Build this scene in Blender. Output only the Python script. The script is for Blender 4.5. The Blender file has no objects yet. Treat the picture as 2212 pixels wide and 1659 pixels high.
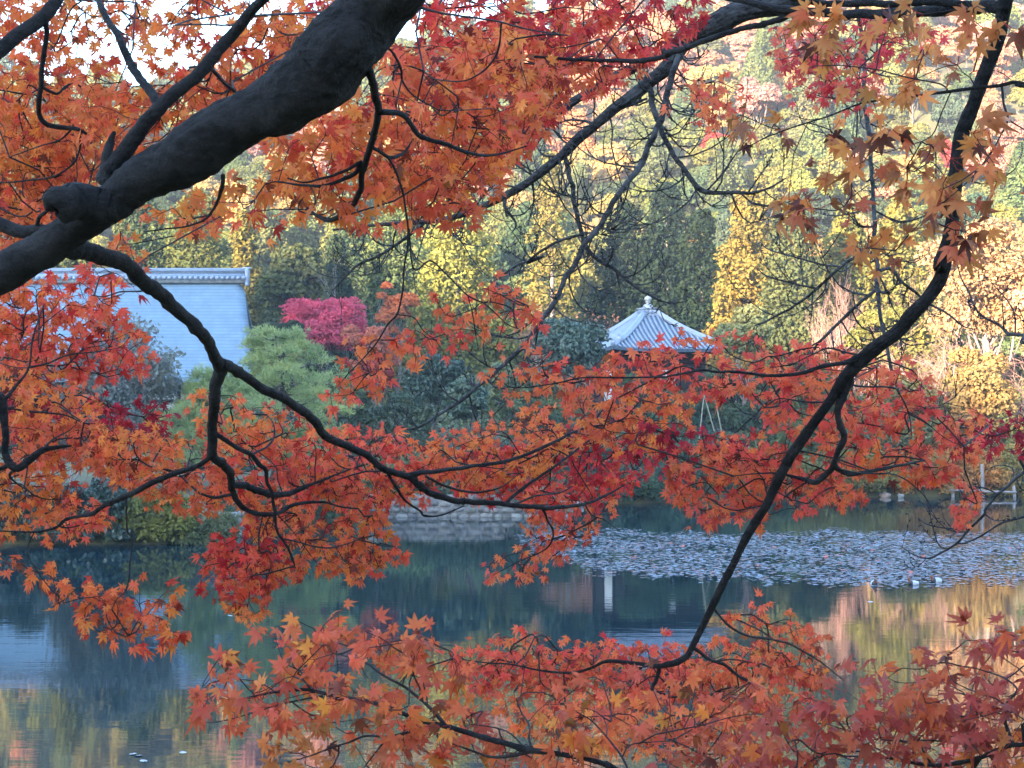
import bpy, math, random
import numpy as np
from mathutils import Vector, Matrix
R = math.radians
SC = bpy.context.scene
HAZE = 0.00028
COL = SC.collection

# ------------------------------------------------------------------ camera
F_PX, HOR, CAM_H = 3857.0, 900.0, 6.0            # focal length in pixels of a 2212 wide picture
PITCH = math.atan((HOR - 829.5) / F_PX)
CAM = np.array([0.0, 0.0, CAM_H])
cam_d = bpy.data.cameras.new('camera')
cam = bpy.data.objects.new('camera', cam_d); COL.objects.link(cam)
cam_d.sensor_width = 36.0
cam_d.lens = 36.0 * F_PX / 2212.0
cam_d.clip_start, cam_d.clip_end = 0.05, 4000
cam.location = CAM
cam.rotation_euler = (R(90) + PITCH, 0, 0)
SC.camera = cam

# ------------------------------------------------------------------ sky, sun, exposure
SUN_EL, SUN_AZ = R(12.0), R(215.0)               # azimuth clockwise from +Y (the view direction)
w = bpy.data.worlds.new('World'); SC.world = w; w.use_nodes = True
nt = w.node_tree; bg = nt.nodes['Background']
sky = nt.nodes.new('ShaderNodeTexSky'); sky.sky_type = 'NISHITA'; sky.sun_disc = False
sky.sun_elevation, sky.sun_rotation = SUN_EL, SUN_AZ
sky.air_density, sky.dust_density, sky.ozone_density = 1.0, .6, 2.5
nt.links.new(sky.outputs[0], bg.inputs[0]); bg.inputs[1].default_value = 0.15
sd = bpy.data.lights.new('sun', 'SUN'); sun = bpy.data.objects.new('sun', sd); COL.objects.link(sun)
sd.energy, sd.angle, sd.color = 4.3, R(0.5), (1.0, 0.80, 0.58)
to_sun = Vector((math.sin(SUN_AZ) * math.cos(SUN_EL), math.cos(SUN_AZ) * math.cos(SUN_EL), math.sin(SUN_EL)))
sun.rotation_euler = to_sun.to_track_quat('Z', 'Y').to_euler()
vs = SC.view_settings
SC.display_settings.display_device = 'sRGB'
vs.view_transform, vs.look, vs.gamma, vs.use_curve_mapping = 'Standard', 'None', 1.0, False
vs.exposure = 3.3
cy = SC.cycles
cy.max_bounces, cy.diffuse_bounces, cy.glossy_bounces = 8, 6, 3
cy.transmission_bounces, cy.volume_bounces, cy.transparent_max_bounces = 4, 0, 4
cy.caustics_reflective = cy.caustics_refractive = False
cy.sample_clamp_indirect = 6.0
cy.use_denoising = True

# ------------------------------------------------------------------ helpers
def rays(u, v):
    """unit-depth rays (y = 1) through picture points (2212 x 1659 picture)"""
    u, v = np.asarray(u, float), np.asarray(v, float)
    x = (u - 1106.0) / F_PX; z = (829.5 - v) / F_PX
    c, s = math.cos(PITCH), math.sin(PITCH)
    yy = c - s * z; zz = s + c * z
    return np.stack([x / yy, np.ones_like(x), zz / yy], -1)
def at(u, v, d):
    d = np.asarray(d, float)
    return CAM + rays(u, v) * d[..., None]
def xz(u, v, d):
    p = at(np.array(u), np.array(v), np.array(float(d))); return float(p[0]), float(p[2])

def tag(o, label=None, cat=None, group=None, kind=None):
    if label: o['label'] = label
    if cat: o['category'] = cat
    if group: o['group'] = group
    if kind: o['kind'] = kind
    return o
def empty(name, loc=(0, 0, 0), rz=0.0):
    o = bpy.data.objects.new(name, None); COL.objects.link(o)
    o.location = loc; o.rotation_euler = (0, 0, rz); o.empty_display_size = 0.2
    return o
def mesh_data(name, V, F, mats=(), smooth=False, mi=None, col=None):
    """V (n,3); F list of (m,k) index arrays"""
    V = np.asarray(V, np.float32)
    Fs = [np.asarray(f, np.int32) for f in (F if isinstance(F, (list, tuple)) else [F]) if len(f)]
    me = bpy.data.meshes.new(name)
    me.vertices.add(len(V)); me.vertices.foreach_set('co', V.ravel())
    nl = sum(f.size for f in Fs); nf = sum(len(f) for f in Fs)
    me.loops.add(nl); me.polygons.add(nf)
    me.loops.foreach_set('vertex_index', np.concatenate([f.ravel() for f in Fs]))
    tot = np.concatenate([np.full(len(f), f.shape[1], np.int32) for f in Fs])
    me.polygons.foreach_set('loop_start', np.concatenate([[0], np.cumsum(tot)[:-1]]).astype(np.int32))
    me.polygons.foreach_set('loop_total', tot)
    if smooth: me.polygons.foreach_set('use_smooth', np.ones(nf, bool))
    for m in (mats if isinstance(mats, (list, tuple)) else [mats]): me.materials.append(m)
    if mi is not None: me.polygons.foreach_set('material_index', np.asarray(mi, np.int32))
    if col is not None:
        a = me.color_attributes.new('tint', 'FLOAT_COLOR', 'POINT')
        c4 = np.ones((len(V), 4), np.float32); c4[:, :3] = col
        a.data.foreach_set('color', c4.ravel())
    me.update(calc_edges=True)
    return me
def obj(name, me, parent=None):
    o = bpy.data.objects.new(name, me); COL.objects.link(o)
    if parent is not None: o.parent = parent
    return o
class MB:
    """collects shapes for one mesh"""
    def __init__(s): s.V, s.F, s.n, s.C = [], {}, 0, []
    def add(s, V, F, col=None):
        V = np.asarray(V, float).reshape(-1, 3)
        for f in (F if isinstance(F, list) else [F]):
            f = np.asarray(f, int)
            if f.size: s.F.setdefault(f.shape[1], []).append(f + s.n)
        s.V.append(V); s.n += len(V)
        s.C.append(np.broadcast_to(np.array(col if col is not None else (1, 1, 1), float), (len(V), 3)))
    def box(s, c, h, M=None, bev=0.0):
        c, h = np.array(c, float), np.array(h, float)
        b = min(bev, h.min() * .45)
        if b <= 0:
            V = np.array([[x, y, z] for z in (-1, 1) for y in (-1, 1) for x in (-1, 1)], float) * h
            F = np.array([[0, 2, 3, 1], [4, 5, 7, 6], [0, 1, 5, 4], [2, 6, 7, 3], [0, 4, 6, 2], [1, 3, 7, 5]])
            if M is not None: V = V @ np.array(M).T
            s.add(V + c, F)
        else:
            V, F3, F4 = [], [], []
            idx = {}
            for sx in (-1, 1):
                for sy in (-1, 1):
                    for sz in (-1, 1):
                        for ax in range(3):
                            p = np.array([sx, sy, sz], float) * (h - b)
                            p[ax] += np.array([sx, sy, sz])[ax] * b
                            idx[(sx, sy, sz, ax)] = len(V); V.append(p)
                        F3.append([idx[(sx, sy, sz, a)] for a in ((0, 1, 2) if sx * sy * sz > 0 else (0, 2, 1))])
            for ax in range(3):
                a1, a2 = (ax + 1) % 3, (ax + 2) % 3
                for sg in (-1, 1):
                    q = []
                    for s1, s2 in ((-1, -1), (1, -1), (1, 1), (-1, 1)):
                        k = [0, 0, 0]; k[ax], k[a1], k[a2] = sg, s1, s2
                        q.append(idx[(*k, ax)])
                    F4.append(q if sg > 0 else q[::-1])
                for s1 in (-1, 1):
                    for s2 in (-1, 1):
                        k0 = [0, 0, 0]; k0[a1], k0[a2] = s1, s2
                        k0[ax] = -1; kb = list(k0); k0[ax] = 1; kt = list(k0)
                        q = [idx[(*kb, a1)], idx[(*kt, a1)], idx[(*kt, a2)], idx[(*kb, a2)]]
                        F4.append(q if s1 * s2 < 0 else q[::-1])
            V = np.array(V)
            if M is not None: V = V @ np.array(M).T
            s.add(V + c, [np.array(F3), np.array(F4)])
    def tube(s, P, rad, n=6, col=None, cap=True, knob=0.0, seed=0):
        V, F = tube(P, rad, n, cap, knob, seed); s.add(V, F, col)
    def lathe(s, c, prof, n=16):
        prof = np.array(prof, float); a = np.arange(n) * 2 * np.pi / n
        V = np.concatenate([np.stack([r * np.cos(a) + c[0], r * np.sin(a) + c[1], np.full(n, z + c[2])], -1) for r, z in prof])
        s.add(V, ringfaces(len(prof), n))
    def build(s, name, mat, parent=None, smooth=False, usecol=False):
        V = np.concatenate(s.V); F = [np.concatenate(f) for f in s.F.values()]
        return obj(name, mesh_data(name, V, F, mat, smooth, col=np.concatenate(s.C) if usecol else None), parent)
def ringfaces(m, n):
    i = np.arange(m - 1)[:, None] * n; j = np.arange(n)[None]; k = (j + 1) % n
    return np.stack([i + j, i + k, i + n + k, i + n + j], -1).reshape(-1, 4)
def tube(P, rad, n=6, cap=True, knob=0.0, seed=0):
    P = np.asarray(P, float); m = len(P); rad = np.broadcast_to(np.asarray(rad, float), (m,))
    T = np.gradient(P, axis=0); T /= np.linalg.norm(T, axis=1)[:, None] + 1e-12
    up = np.array([0.0, 0, 1]) if abs(T[0][2]) < .8 else np.array([0.0, 1, 0])
    N = np.zeros_like(P); v = np.cross(np.cross(T[0], up), T[0]); v /= np.linalg.norm(v); N[0] = v
    for i in range(1, m):
        v = N[i - 1] - T[i] * (N[i - 1] @ T[i]); N[i] = v / (np.linalg.norm(v) + 1e-12)
    B = np.cross(T, N)
    a = np.arange(n) * 2 * np.pi / n
    rr = rad[:, None] * np.ones(n)
    if knob:
        rg = np.random.default_rng(seed)
        g = rg.normal(size=(m, n))
        for _ in range(2): g = (g + np.roll(g, 1, 1) + np.roll(g, -1, 1) + np.vstack([g[:1], g[:-1]]) + np.vstack([g[1:], g[-1:]])) / 5
        rr = rr * (1 + knob * 2.2 * g)
    V = (P[:, None] + rr[..., None] * (np.cos(a)[None, :, None] * N[:, None] + np.sin(a)[None, :, None] * B[:, None])).reshape(-1, 3)
    F = [ringfaces(m, n)]
    if cap:
        V = np.vstack([V, P[0] - T[0] * rad[0] * .3, P[-1] + T[-1] * rad[-1] * .6])
        j = np.arange(n); k = (j + 1) % n
        F.append(np.concatenate([np.stack([np.full(n, m * n), k, j], -1), np.stack([np.full(n, m * n + 1), (m - 1) * n + j, (m - 1) * n + k], -1)]))
    return V, F
def spline(P, step):
    """Catmull-Rom resample of rows (x, y, z, r) at about step metres"""
    P = np.asarray(P, float)
    if len(P) < 2: return P
    Q = np.vstack([2 * P[0] - P[1], P, 2 * P[-1] - P[-2]]); out = []
    for i in range(1, len(Q) - 2):
        p0, p1, p2, p3 = Q[i - 1:i + 3]
        k = max(2, int(np.linalg.norm(p2[:3] - p1[:3]) / step) + 1)
        t = np.linspace(0, 1, k, endpoint=False)[:, None]
        out.append(.5 * (2 * p1 + (p2 - p0) * t + (2 * p0 - 5 * p1 + 4 * p2 - p3) * t ** 2 + (3 * p1 - p0 - 3 * p2 + p3) * t ** 3))
    out.append(P[-1:]); return np.vstack(out)

# ------------------------------------------------------------------ materials
def new_mat(name):
    m = bpy.data.materials.new(name); m.use_nodes = True
    n = m.node_tree.nodes; l = m.node_tree.links
    return m, n, l, n['Principled BSDF'], n['Material Output']
def noise(n, l, scale, detail=4, vec=None, rough=.55):
    t = n.new('ShaderNodeTexNoise'); t.inputs['Scale'].default_value = scale; t.inputs['Detail'].default_value = detail
    t.inputs['Roughness'].default_value = rough
    if vec is not None: l.new(vec, t.inputs['Vector'])
    return t
def ramp(n, l, fac, stops):
    r = n.new('ShaderNodeValToRGB'); e = r.color_ramp.elements
    e[0].position, e[0].color = stops[0][0], (*stops[0][1], 1)
    e[1].position, e[1].color = stops[-1][0], (*stops[-1][1], 1)
    for p, c in stops[1:-1]: q = e.new(p); q.color = (*c, 1)
    l.new(fac, r.inputs[0]); return r
def coord(n, kind='Object'):
    return n.new('ShaderNodeTexCoord').outputs[kind]
def mapping(n, l, vec, scale):
    m = n.new('ShaderNodeMapping'); m.inputs['Scale'].default_value = scale; l.new(vec, m.inputs[0]); return m.outputs[0]
def bump(n, l, h, strength, dist, bsdf, nrm=None):
    b = n.new('ShaderNodeBump'); b.inputs['Strength'].default_value = strength; b.inputs['Distance'].default_value = dist
    l.new(h, b.inputs['Height'])
    if nrm is not None: l.new(nrm, b.inputs['Normal'])
    l.new(b.outputs[0], bsdf.inputs['Normal']); return b
def mixc(n, l, a, b, fac, mode='MIX'):
    m = n.new('ShaderNodeMix'); m.data_type = 'RGBA'; m.blend_type = mode
    for s, v in ((m.inputs[0], fac), (m.inputs[6], a), (m.inputs[7], b)):
        if hasattr(v, 'is_linked'): l.new(v, s)
        elif isinstance(v, (int, float)): s.default_value = v
        else: s.default_value = (*v, 1)
    return m.outputs[2]
def plain(name, c, rough=.7, var=.25, scale=3.0, spec=.3, bmp=0.0):
    m, n, l, b, o = new_mat(name)
    t = noise(n, l, scale, 5, coord(n))
    r = ramp(n, l, t.outputs[0], [(.3, tuple(x * (1 - var) for x in c)), (.7, tuple(min(1, x * (1 + var)) for x in c))])
    l.new(r.outputs[0], b.inputs['Base Color']); b.inputs['Roughness'].default_value = rough
    b.inputs['Specular IOR Level'].default_value = spec
    if bmp: bump(n, l, t.outputs[0], .6, bmp, b)
    return m
def leaf_mat(name, src, trans=.4, rough=.42, spec=.5, hue=None, scale=.35, spots=False):
    """src: 'tint' (mesh attribute) or 'object' (the object's own colour)"""
    m, n, l, b, o = new_mat(name)
    if src == 'tint':
        a = n.new('ShaderNodeAttribute'); a.attribute_name = 'tint'; c = a.outputs['Color']
    else:
        c = n.new('ShaderNodeObjectInfo').outputs['Color']
        t = noise(n, l, scale, 3, coord(n))
        r = ramp(n, l, t.outputs[0], [(.32, (.78, .85, .78)), (.5, (1, 1, 1)), (.68, hue or (1.3, 1.12, .85))])
        c = mixc(n, l, c, r.outputs[0], 1.0, 'MULTIPLY')
    if spots:
        t = noise(n, l, 55, 3, coord(n)); r = ramp(n, l, t.outputs[0], [(.60, (1, 1, 1)), (.72, (.35, .22, .15))])
        c = mixc(n, l, c, r.outputs[0], 1.0, 'MULTIPLY')
    l.new(c, b.inputs['Base Color']); b.inputs['Roughness'].default_value = rough
    b.inputs['Specular IOR Level'].default_value = spec
    tr = n.new('ShaderNodeBsdfTranslucent'); l.new(c, tr.inputs[0])
    mx = n.new('ShaderNodeMixShader'); mx.inputs[0].default_value = trans
    l.new(b.outputs[0], mx.inputs[1]); l.new(tr.outputs[0], mx.inputs[2]); l.new(mx.outputs[0], o.inputs[0])
    return m
def bark_mat(name, c1, c2, scale=14, dist=.012, stretch=3.0):
    m, n, l, b, o = new_mat(name)
    vec = coord(n)
    t = noise(n, l, scale, 10, mapping(n, l, vec, (1, 1, 1.9)), .72); v = noise(n, l, scale * 4, 6, mapping(n, l, vec, (1.8, 1, .8)), .7)
    t2 = noise(n, l, scale * .25, 3, vec)
    r = ramp(n, l, t.outputs[0], [(.42, c1), (.60, c2)])
    c = mixc(n, l, r.outputs[0], (c2[0] * 1.5, c2[1] * 1.6, c2[2] * 1.6), ramp(n, l, t2.outputs[0], [(.52, (0, 0, 0)), (.66, (.8, .8, .8))]).outputs[0])
    l.new(c, b.inputs['Base Color']); b.inputs['Roughness'].default_value = .8; b.inputs['Specular IOR Level'].default_value = .3
    mm = n.new('ShaderNodeMath'); mm.operation = 'ADD'; l.new(t.outputs[0], mm.inputs[0]); l.new(v.outputs[0], mm.inputs[1])
    bump(n, l, mm.outputs[0], .9, dist, b)
    return m
M_BARK = bark_mat('maple_bark', (.0012, .0012, .0014), (.024, .022, .0235), 15, .035)
M_TWIG = bark_mat('maple_twig_bark', (.008, .006, .006), (.024, .018, .018), 60, .002)
M_CHERRY = bark_mat('cherry_bark', (.006, .006, .007), (.050, .050, .054), 26, .008)
M_LEAF = leaf_mat('maple_leaf', 'tint', .64, .42, .30, spots=True)
M_FOL = leaf_mat('tree_foliage', 'object', .30, .75, .08)
M_FOLBIG = leaf_mat('glossy_foliage', 'object', .22, .38, .5, scale=.8)
M_TRUNK = bark_mat('forest_bark', (.05, .04, .034), (.20, .16, .13), 3, .03)
M_PALE = bark_mat('pale_bark', (.14, .10, .085), (.36, .28, .25), 3, .02)
M_PINE = leaf_mat('pine_needles', 'object', .25, .5, .3, hue=(1.3, 1.2, .9), scale=.7)
# ------------------------------------------------------------------ terrain
SHX = [-80, -33, -15.4, -15.0, -13.7, -10.5, -8.6, 2.6, 4.6, 12.8, 20.3, 38.7, 80]
SHY = [80, 84, 84, 88, 95, 100, 108, 108, 122, 125, 132, 135, 122]
def shore(x): return np.interp(x, SHX, SHY)
def smooth(t): t = np.clip(t, 0, 1); return t * t * (3 - 2 * t)
HILL_Y = [150, 180, 220, 300, 400, 520, 560, 620]
HILL_Z = [0, 1.0, 5, 29, 70, 113, 118, 112]
def hill(x, y):
    q = x / np.maximum(y, 60)                       # slope profile across the valley
    f = np.interp(q, [-.45, -.29, -.2, -.1, 0, .1, .2, .45], [.66, .74, .78, .86, .95, 1.03, 1.1, 1.12])
    return np.interp(y, HILL_Y, HILL_Z) * f + np.where(y > 190, 1.6 * np.sin(x * .07 + y * .05) + 1.2 * np.sin(x * .031 - y * .083), 0)
SHADE_RIDGE_X = [-900, -500, -422, -382, -345, -337, -311, -290, -150, 500]
SHADE_RIDGE_Z = [172, 170, 164.5, 157, 149, 147.5, 134, 125, 112, 108]  # unseen ridge added behind the camera, heights shaped to set the shade line
def shade_ridge(x, y):
    h = np.interp(x, SHADE_RIDGE_X, SHADE_RIDGE_Z) + 1.0 * np.sin(x * .21) + .7 * np.sin(x * .43 + 1)
    return 4.4 + (h - 4.4) * smooth((-y - 70) / 280.0) * (1 - .5 * smooth((-y - 360) / 200.0))
def ground_z(x, y):
    x, y = np.asarray(x, float), np.asarray(y, float)
    t = y - shore(x)
    far = -1.2 + 2.3 * smooth((t + 1.2) / 2.4) + np.clip(t, 0, 60) * .035 + hill(x, y)
    near = np.interp(y, [5.2, 9, 15, 18, 22], [4.4, 2.6, .2, -.8, -1.2])
    z = np.where(y < 40, near, far)
    z = np.where(y < -70, shade_ridge(x, y), z)
    return z + np.where(z > .8, .08 * np.sin(x * 1.3) * np.sin(y * 1.1 + x * .4), 0)
def gz(x, y): return float(ground_z(np.array(float(x)), np.array(float(y))))
m, n, l, b, o = new_mat('earth')
vec = coord(n); t = noise(n, l, .35, 6, vec); t2 = noise(n, l, 6, 5, vec)
r = ramp(n, l, t.outputs[0], [(.3, (.07, .085, .03)), (.5, (.11, .095, .04)), (.7, (.10, .11, .035))])
c = mixc(n, l, r.outputs[0], (.13, .06, .025), ramp(n, l, t2.outputs[0], [(.55, (0, 0, 0)), (.7, (.7, .7, .7))]).outputs[0])
l.new(c, b.inputs['Base Color']); b.inputs['Roughness'].default_value = .95
bump(n, l, t2.outputs[0], .7, .08, b); M_EARTH = m
def build_ground():
    ys = np.concatenate([np.arange(-700, -120, 18), np.arange(-120, -2, 8), np.arange(-2, 26, 1.0), np.arange(26, 78, 6), np.arange(78, 142, 1.0),
                         np.arange(142, 260, 4), np.arange(260, 660, 9)])
    xs = np.concatenate([np.arange(-960, -420, 30), np.arange(-420, -60, 9), np.arange(-60, 60, 1.5), np.arange(60, 420, 9), np.arange(420, 700, 30)])
    X, Y = np.meshgrid(xs, ys); Z = ground_z(X, Y)
    ny, nx = X.shape
    i = np.arange(ny - 1)[:, None] * nx + np.arange(nx - 1)[None]
    F = np.stack([i, i + 1, i + nx + 1, i + nx], -1).reshape(-1, 4)
    g = obj('ground', mesh_data('ground', np.stack([X, Y, Z], -1).reshape(-1, 3), F, M_EARTH, True))
    tag(g, kind='structure')
build_ground()

# ------------------------------------------------------------------ water
m, n, l, b, o = new_mat('pond_water')
b.inputs['Base Color'].default_value = (.003, .021, .029, 1); b.inputs['Roughness'].default_value = .02
b.inputs['IOR'].default_value = 1.33; b.inputs['Specular IOR Level'].default_value = .34
vec = coord(n)
n1 = noise(n, l, 1.0, 3, mapping(n, l, vec, (.30, 1.5, 1)), .5)
n2 = noise(n, l, 1.0, 2, mapping(n, l, vec, (1.1, 4.6, 1)), .5)
calm = noise(n, l, .05, 2, mapping(n, l, vec, (.6, 1.6, 1)))
cr = ramp(n, l, calm.outputs[0], [(.38, (.25, .25, .25)), (.62, (1, 1, 1))])
ma = n.new('ShaderNodeMath'); ma.operation = 'MULTIPLY_ADD'; ma.inputs[1].default_value = .34
l.new(n2.outputs[0], ma.inputs[0]); l.new(n1.outputs[0], ma.inputs[2])
mu = n.new('ShaderNodeMath'); mu.operation = 'MULTIPLY'; l.new(ma.outputs[0], mu.inputs[0]); l.new(cr.outputs[0], mu.inputs[1])
bump(n, l, mu.outputs[0], 1.0, .0042, b); M_WATER = m
mb = MB(); mb.add([[-200, 6, 0], [200, 6, 0], [200, 140, 0], [-200, 140, 0]], np.array([[0, 1, 2, 3]]))
tag(mb.build('pond_water', M_WATER), kind='structure')
# ------------------------------------------------------------------ foliage generators
def unit(a): return a / (np.linalg.norm(a, axis=-1, keepdims=True) + 1e-9)
def quads(P, N, s, rg, asp=1.7, axis=None):
    """one leaf-clump rhombus per point"""
    n = len(P); N = unit(N)
    a = rg.normal(size=(n, 3)) if axis is None else np.broadcast_to(axis, (n, 3)) + rg.normal(size=(n, 3)) * .35
    a = unit(a - N * (a * N).sum(1)[:, None]); b = np.cross(N, a)
    s = np.asarray(s)[..., None] * np.ones((n, 1)); h = s * .5
    bend = N * h * .25
    V = np.stack([P - a * h * asp - bend, P + b * h, P + a * h * asp - bend, P - b * h], 1)
    return V.reshape(-1, 3), np.arange(4 * n).reshape(n, 4)
def lobes_crown(rg, lobes, nface, fs, flat=.8, asp=1.6, inner=.62, down=-.35):
    """leaf clumps over a set of lobes (x, y, z, r)"""
    L = np.array(lobes, float); wgt = L[:, 3] ** 2; k = rg.choice(len(L), nface, p=wgt / wgt.sum())
    d = unit(rg.normal(size=(nface, 3))); d[:, 2] = np.where(d[:, 2] < down, -d[:, 2], d[:, 2])
    bump_ = 1 + .16 * np.sin(d[:, 0] * 7 + k) * np.sin(d[:, 1] * 6 + 2 * k) + .1 * np.sin(d[:, 2] * 11 + k)
    rr = L[k, 3] * bump_ * (.58 + .50 * rg.random(nface) ** .7)
    P = L[k, :3] + d * rr[:, None] * np.array([1, 1, flat])
    keep = np.ones(nface, bool)
    for q in L:
        dd = np.linalg.norm((P - q[:3]) / np.array([1, 1, flat]), axis=1) / q[3]
        keep &= dd > inner
    P, d = P[keep], d[keep]
    N = d + rg.normal(size=d.shape) * .75 + np.array([0, 0, .35])
    return quads(P, N, fs * (.6 + .8 * rg.random(len(P))), rg, asp)
def broad_lobes(rg, H, Rr, cb, n):
    out = []
    for i in range(n):
        d = unit(rg.normal(size=3)); q = rg.random() ** .4
        c = np.array([d[0] * Rr * .68 * q, d[1] * Rr * .68 * q, cb + (H - cb) * (.5 + .36 * d[2] * q)])
        out.append((*c, Rr * rg.uniform(.26, .46)))
    return out
def limb_tubes(mb, rg, base, tips, r0, seg=.8, n=5):
    """trunk with limbs reaching to tips"""
    tips = np.array(tips, float); base = np.array(base, float)
    top = tips.mean(0); top[2] = tips[:, 2].max() * .86
    k = 7; t = np.linspace(0, 1, k)[:, None]
    wob = rg.normal(size=(k, 3)) * np.linalg.norm(top - base) * .02; wob[0] = 0; wob[:, 2] *= .2
    P = base + (top - base) * t + wob
    mb.tube(P, r0 * (1 - .8 * t[:, 0]), 7, knob=.05)
    for q in tips:
        f = rg.uniform(.3, .8) * min(1, max(.3, (q[2] - base[2]) / (top[2] - base[2] + 1e-6)))
        s = base + (top - base) * f
        mid = (s + q) / 2 + rg.normal(size=3) * np.linalg.norm(q - s) * .1 + np.array([0, 0, -.06]) * np.linalg.norm(q - s)
        rr = r0 * (1 - .8 * f) * .55
        S = spline(np.array([[*s, rr], [*mid, rr * .6], [*q, rr * .15]]), seg)
        mb.tube(S[:, :3], S[:, 3], n, cap=False)
def conifer(rg, H, Rr, nface, fs, start=.12, droop=.35, tip=.12, n=64):
    """tapering crown built of many drooping foliage clumps"""
    lobes = []
    for i in range(n):
        f = start + (1 - start) * ((i + rg.random()) / n) ** 1.1; q = 1 - (f - start) / (1 - start)
        L = Rr * (q ** .62 + tip) * rg.uniform(.45, 1.0); a = i * 2.399 + rg.normal() * .4
        r = Rr * (.19 + .17 * q) * rg.uniform(.75, 1.3)
        lobes.append((np.cos(a) * max(0, L - r * .6), np.sin(a) * max(0, L - r * .6), min(f * H - droop * .35 * L, H - r * .9), r))
    lobes.append((0, 0, H - Rr * .22, Rr * .2))
    return lobes_crown(rg, lobes, nface, fs, 1.05, 1.5, .55, -.6)
def bare_tree(mb, rg, base, H, spread, r0, depth=4, lean=(0, 0), up=.5):
    """recursive leafless tree"""
    ends = []
    def grow(p, d, L, r, k):
        d = unit(d); q = p + d * L; mid = (p + q) / 2 + rg.normal(size=3) * L * .07
        S = spline(np.array([[*p, r], [*mid, r * .82], [*q, r * .62]]), L / 2.5)
        mb.tube(S[:, :3], S[:, 3], 6 if k > 2 else 3, cap=False)
        if k == 0: ends.append(q); return
        for j in range(int(rg.integers(3, 5)) if k > 1 else 4):
            t = rg.uniform(.35, 1.0); s = p + (q - p) * t
            nd = d + rg.normal(size=3) * spread + np.array([0, 0, up * .35])
            grow(s, nd, L * rg.uniform(.5, .78), r * .5, k - 1)
    b = np.array(base, float)
    for j in range(3):
        grow(b, np.array([lean[0] + rg.normal() * .25, lean[1] + rg.normal() * .2, 1.0]), H * .42, r0, depth)
    return np.array(ends)

# ------------------------------------------------------------------ hillside forest: prototypes, then copies that share their meshes
def proto(kind, i):
    rg = np.random.default_rng(100 + i * 7 + len(kind) * 13)
    H = 1.0
    mb = MB()
    if kind == 'conifer':
        V, F = conifer(rg, 12.5, rg.uniform(3.6, 4.8), 15000, .33, n=42)
        mb.tube([[0, 0, -1.5], [.1, 0, 6], [0, .1, 11.6]], [.32, .22, .04], 6)
    else:
        Rr = rg.uniform(4.0, 5.0)
        lobes = broad_lobes(rg, 11.0, Rr, 2.6, 17)
        V, F = lobes_crown(rg, lobes, 15000, .34)
        limb_tubes(mb, rg, (0, 0, -1.5), [q[:3] for q in lobes[:8]], .3, 2.0)
    tv = np.concatenate(mb.V); tf = [np.concatenate(f) for f in mb.F.values()]
    nq = len(F); fs = [F] + [f + len(V) for f in tf]
    mi = np.concatenate([np.zeros(nq)] + [np.ones(len(f)) for f in tf])
    return mesh_data(kind + '_tree', np.vstack([V, tv]), fs, [M_FOL, M_TRUNK], mi=mi)
PROTO = {k: [proto(k, i) for i in range(5 if k == 'conifer' else 6)] for k in ('conifer', 'broadleaf')}
TINT = {  # real leaf colours
    'yellowgreen': (.185, .185, .050), 'olive': (.145, .150, .050), 'darkgreen': (.060, .092, .046), 'green': (.110, .140, .050),
    'gold': (.32, .23, .08), 'orange': (.46, .22, .11), 'rust': (.42, .21, .14), 'red': (.42, .055, .045), 'pinkred': (.42, .07, .075), 'bluegreen': (.045, .075, .045)}
rgH = random.Random(5)
def hill_tree(kind, x, y, s, tint, name, label, cat, group):
    o = obj(name, rgH.choice(PROTO[kind]))
    o.location = (x, y, gz(x, y) - .2); o.rotation_euler = (0, 0, rgH.uniform(0, 6.28)); o.scale = (s * rgH.uniform(.9, 1.1),) * 2 + (s * rgH.uniform(.88, 1.15),)
    j = rgH.uniform(.8, 1.25); c = TINT[tint]
    o.color = (min(1, c[0] * j * rgH.uniform(.88, 1.14)), min(1, c[1] * j), min(1, c[2] * j * rgH.uniform(.8, 1.25)), 1)
    tag(o, label, cat, group); return o
NAMES = {'yellowgreen': 'yellow-green', 'olive': 'olive green', 'darkgreen': 'dark green', 'green': 'mid green', 'gold': 'golden', 'orange': 'orange', 'rust': 'rust brown', 'red': 'red', 'pinkred': 'pinkish red', 'bluegreen': 'blue-green'}
PATCH = [(1350, 60, 45, 'rust'), (1480, 150, 40, 'orange'), (1990, 130, 50, 'orange'), (1760, 60, 50, 'orange'), (2150, 180, 40, 'orange'), (1570, 270, 40, 'red'), (1720, 110, 45, 'pinkred'), (1600, 60, 60, 'rust'), (2100, 70, 60, 'rust'), (1300, 130, 90, 'rust'), (1560, 190, 60, 'gold'),
         (2010, 330, 30, 'red'), (1880, 170, 30, 'pinkred'), (2180, 300, 60, 'rust'), (1200, 200, 80, 'orange'), (700, 300, 60, 'rust'), (1420, 110, 60, 'orange')]
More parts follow.
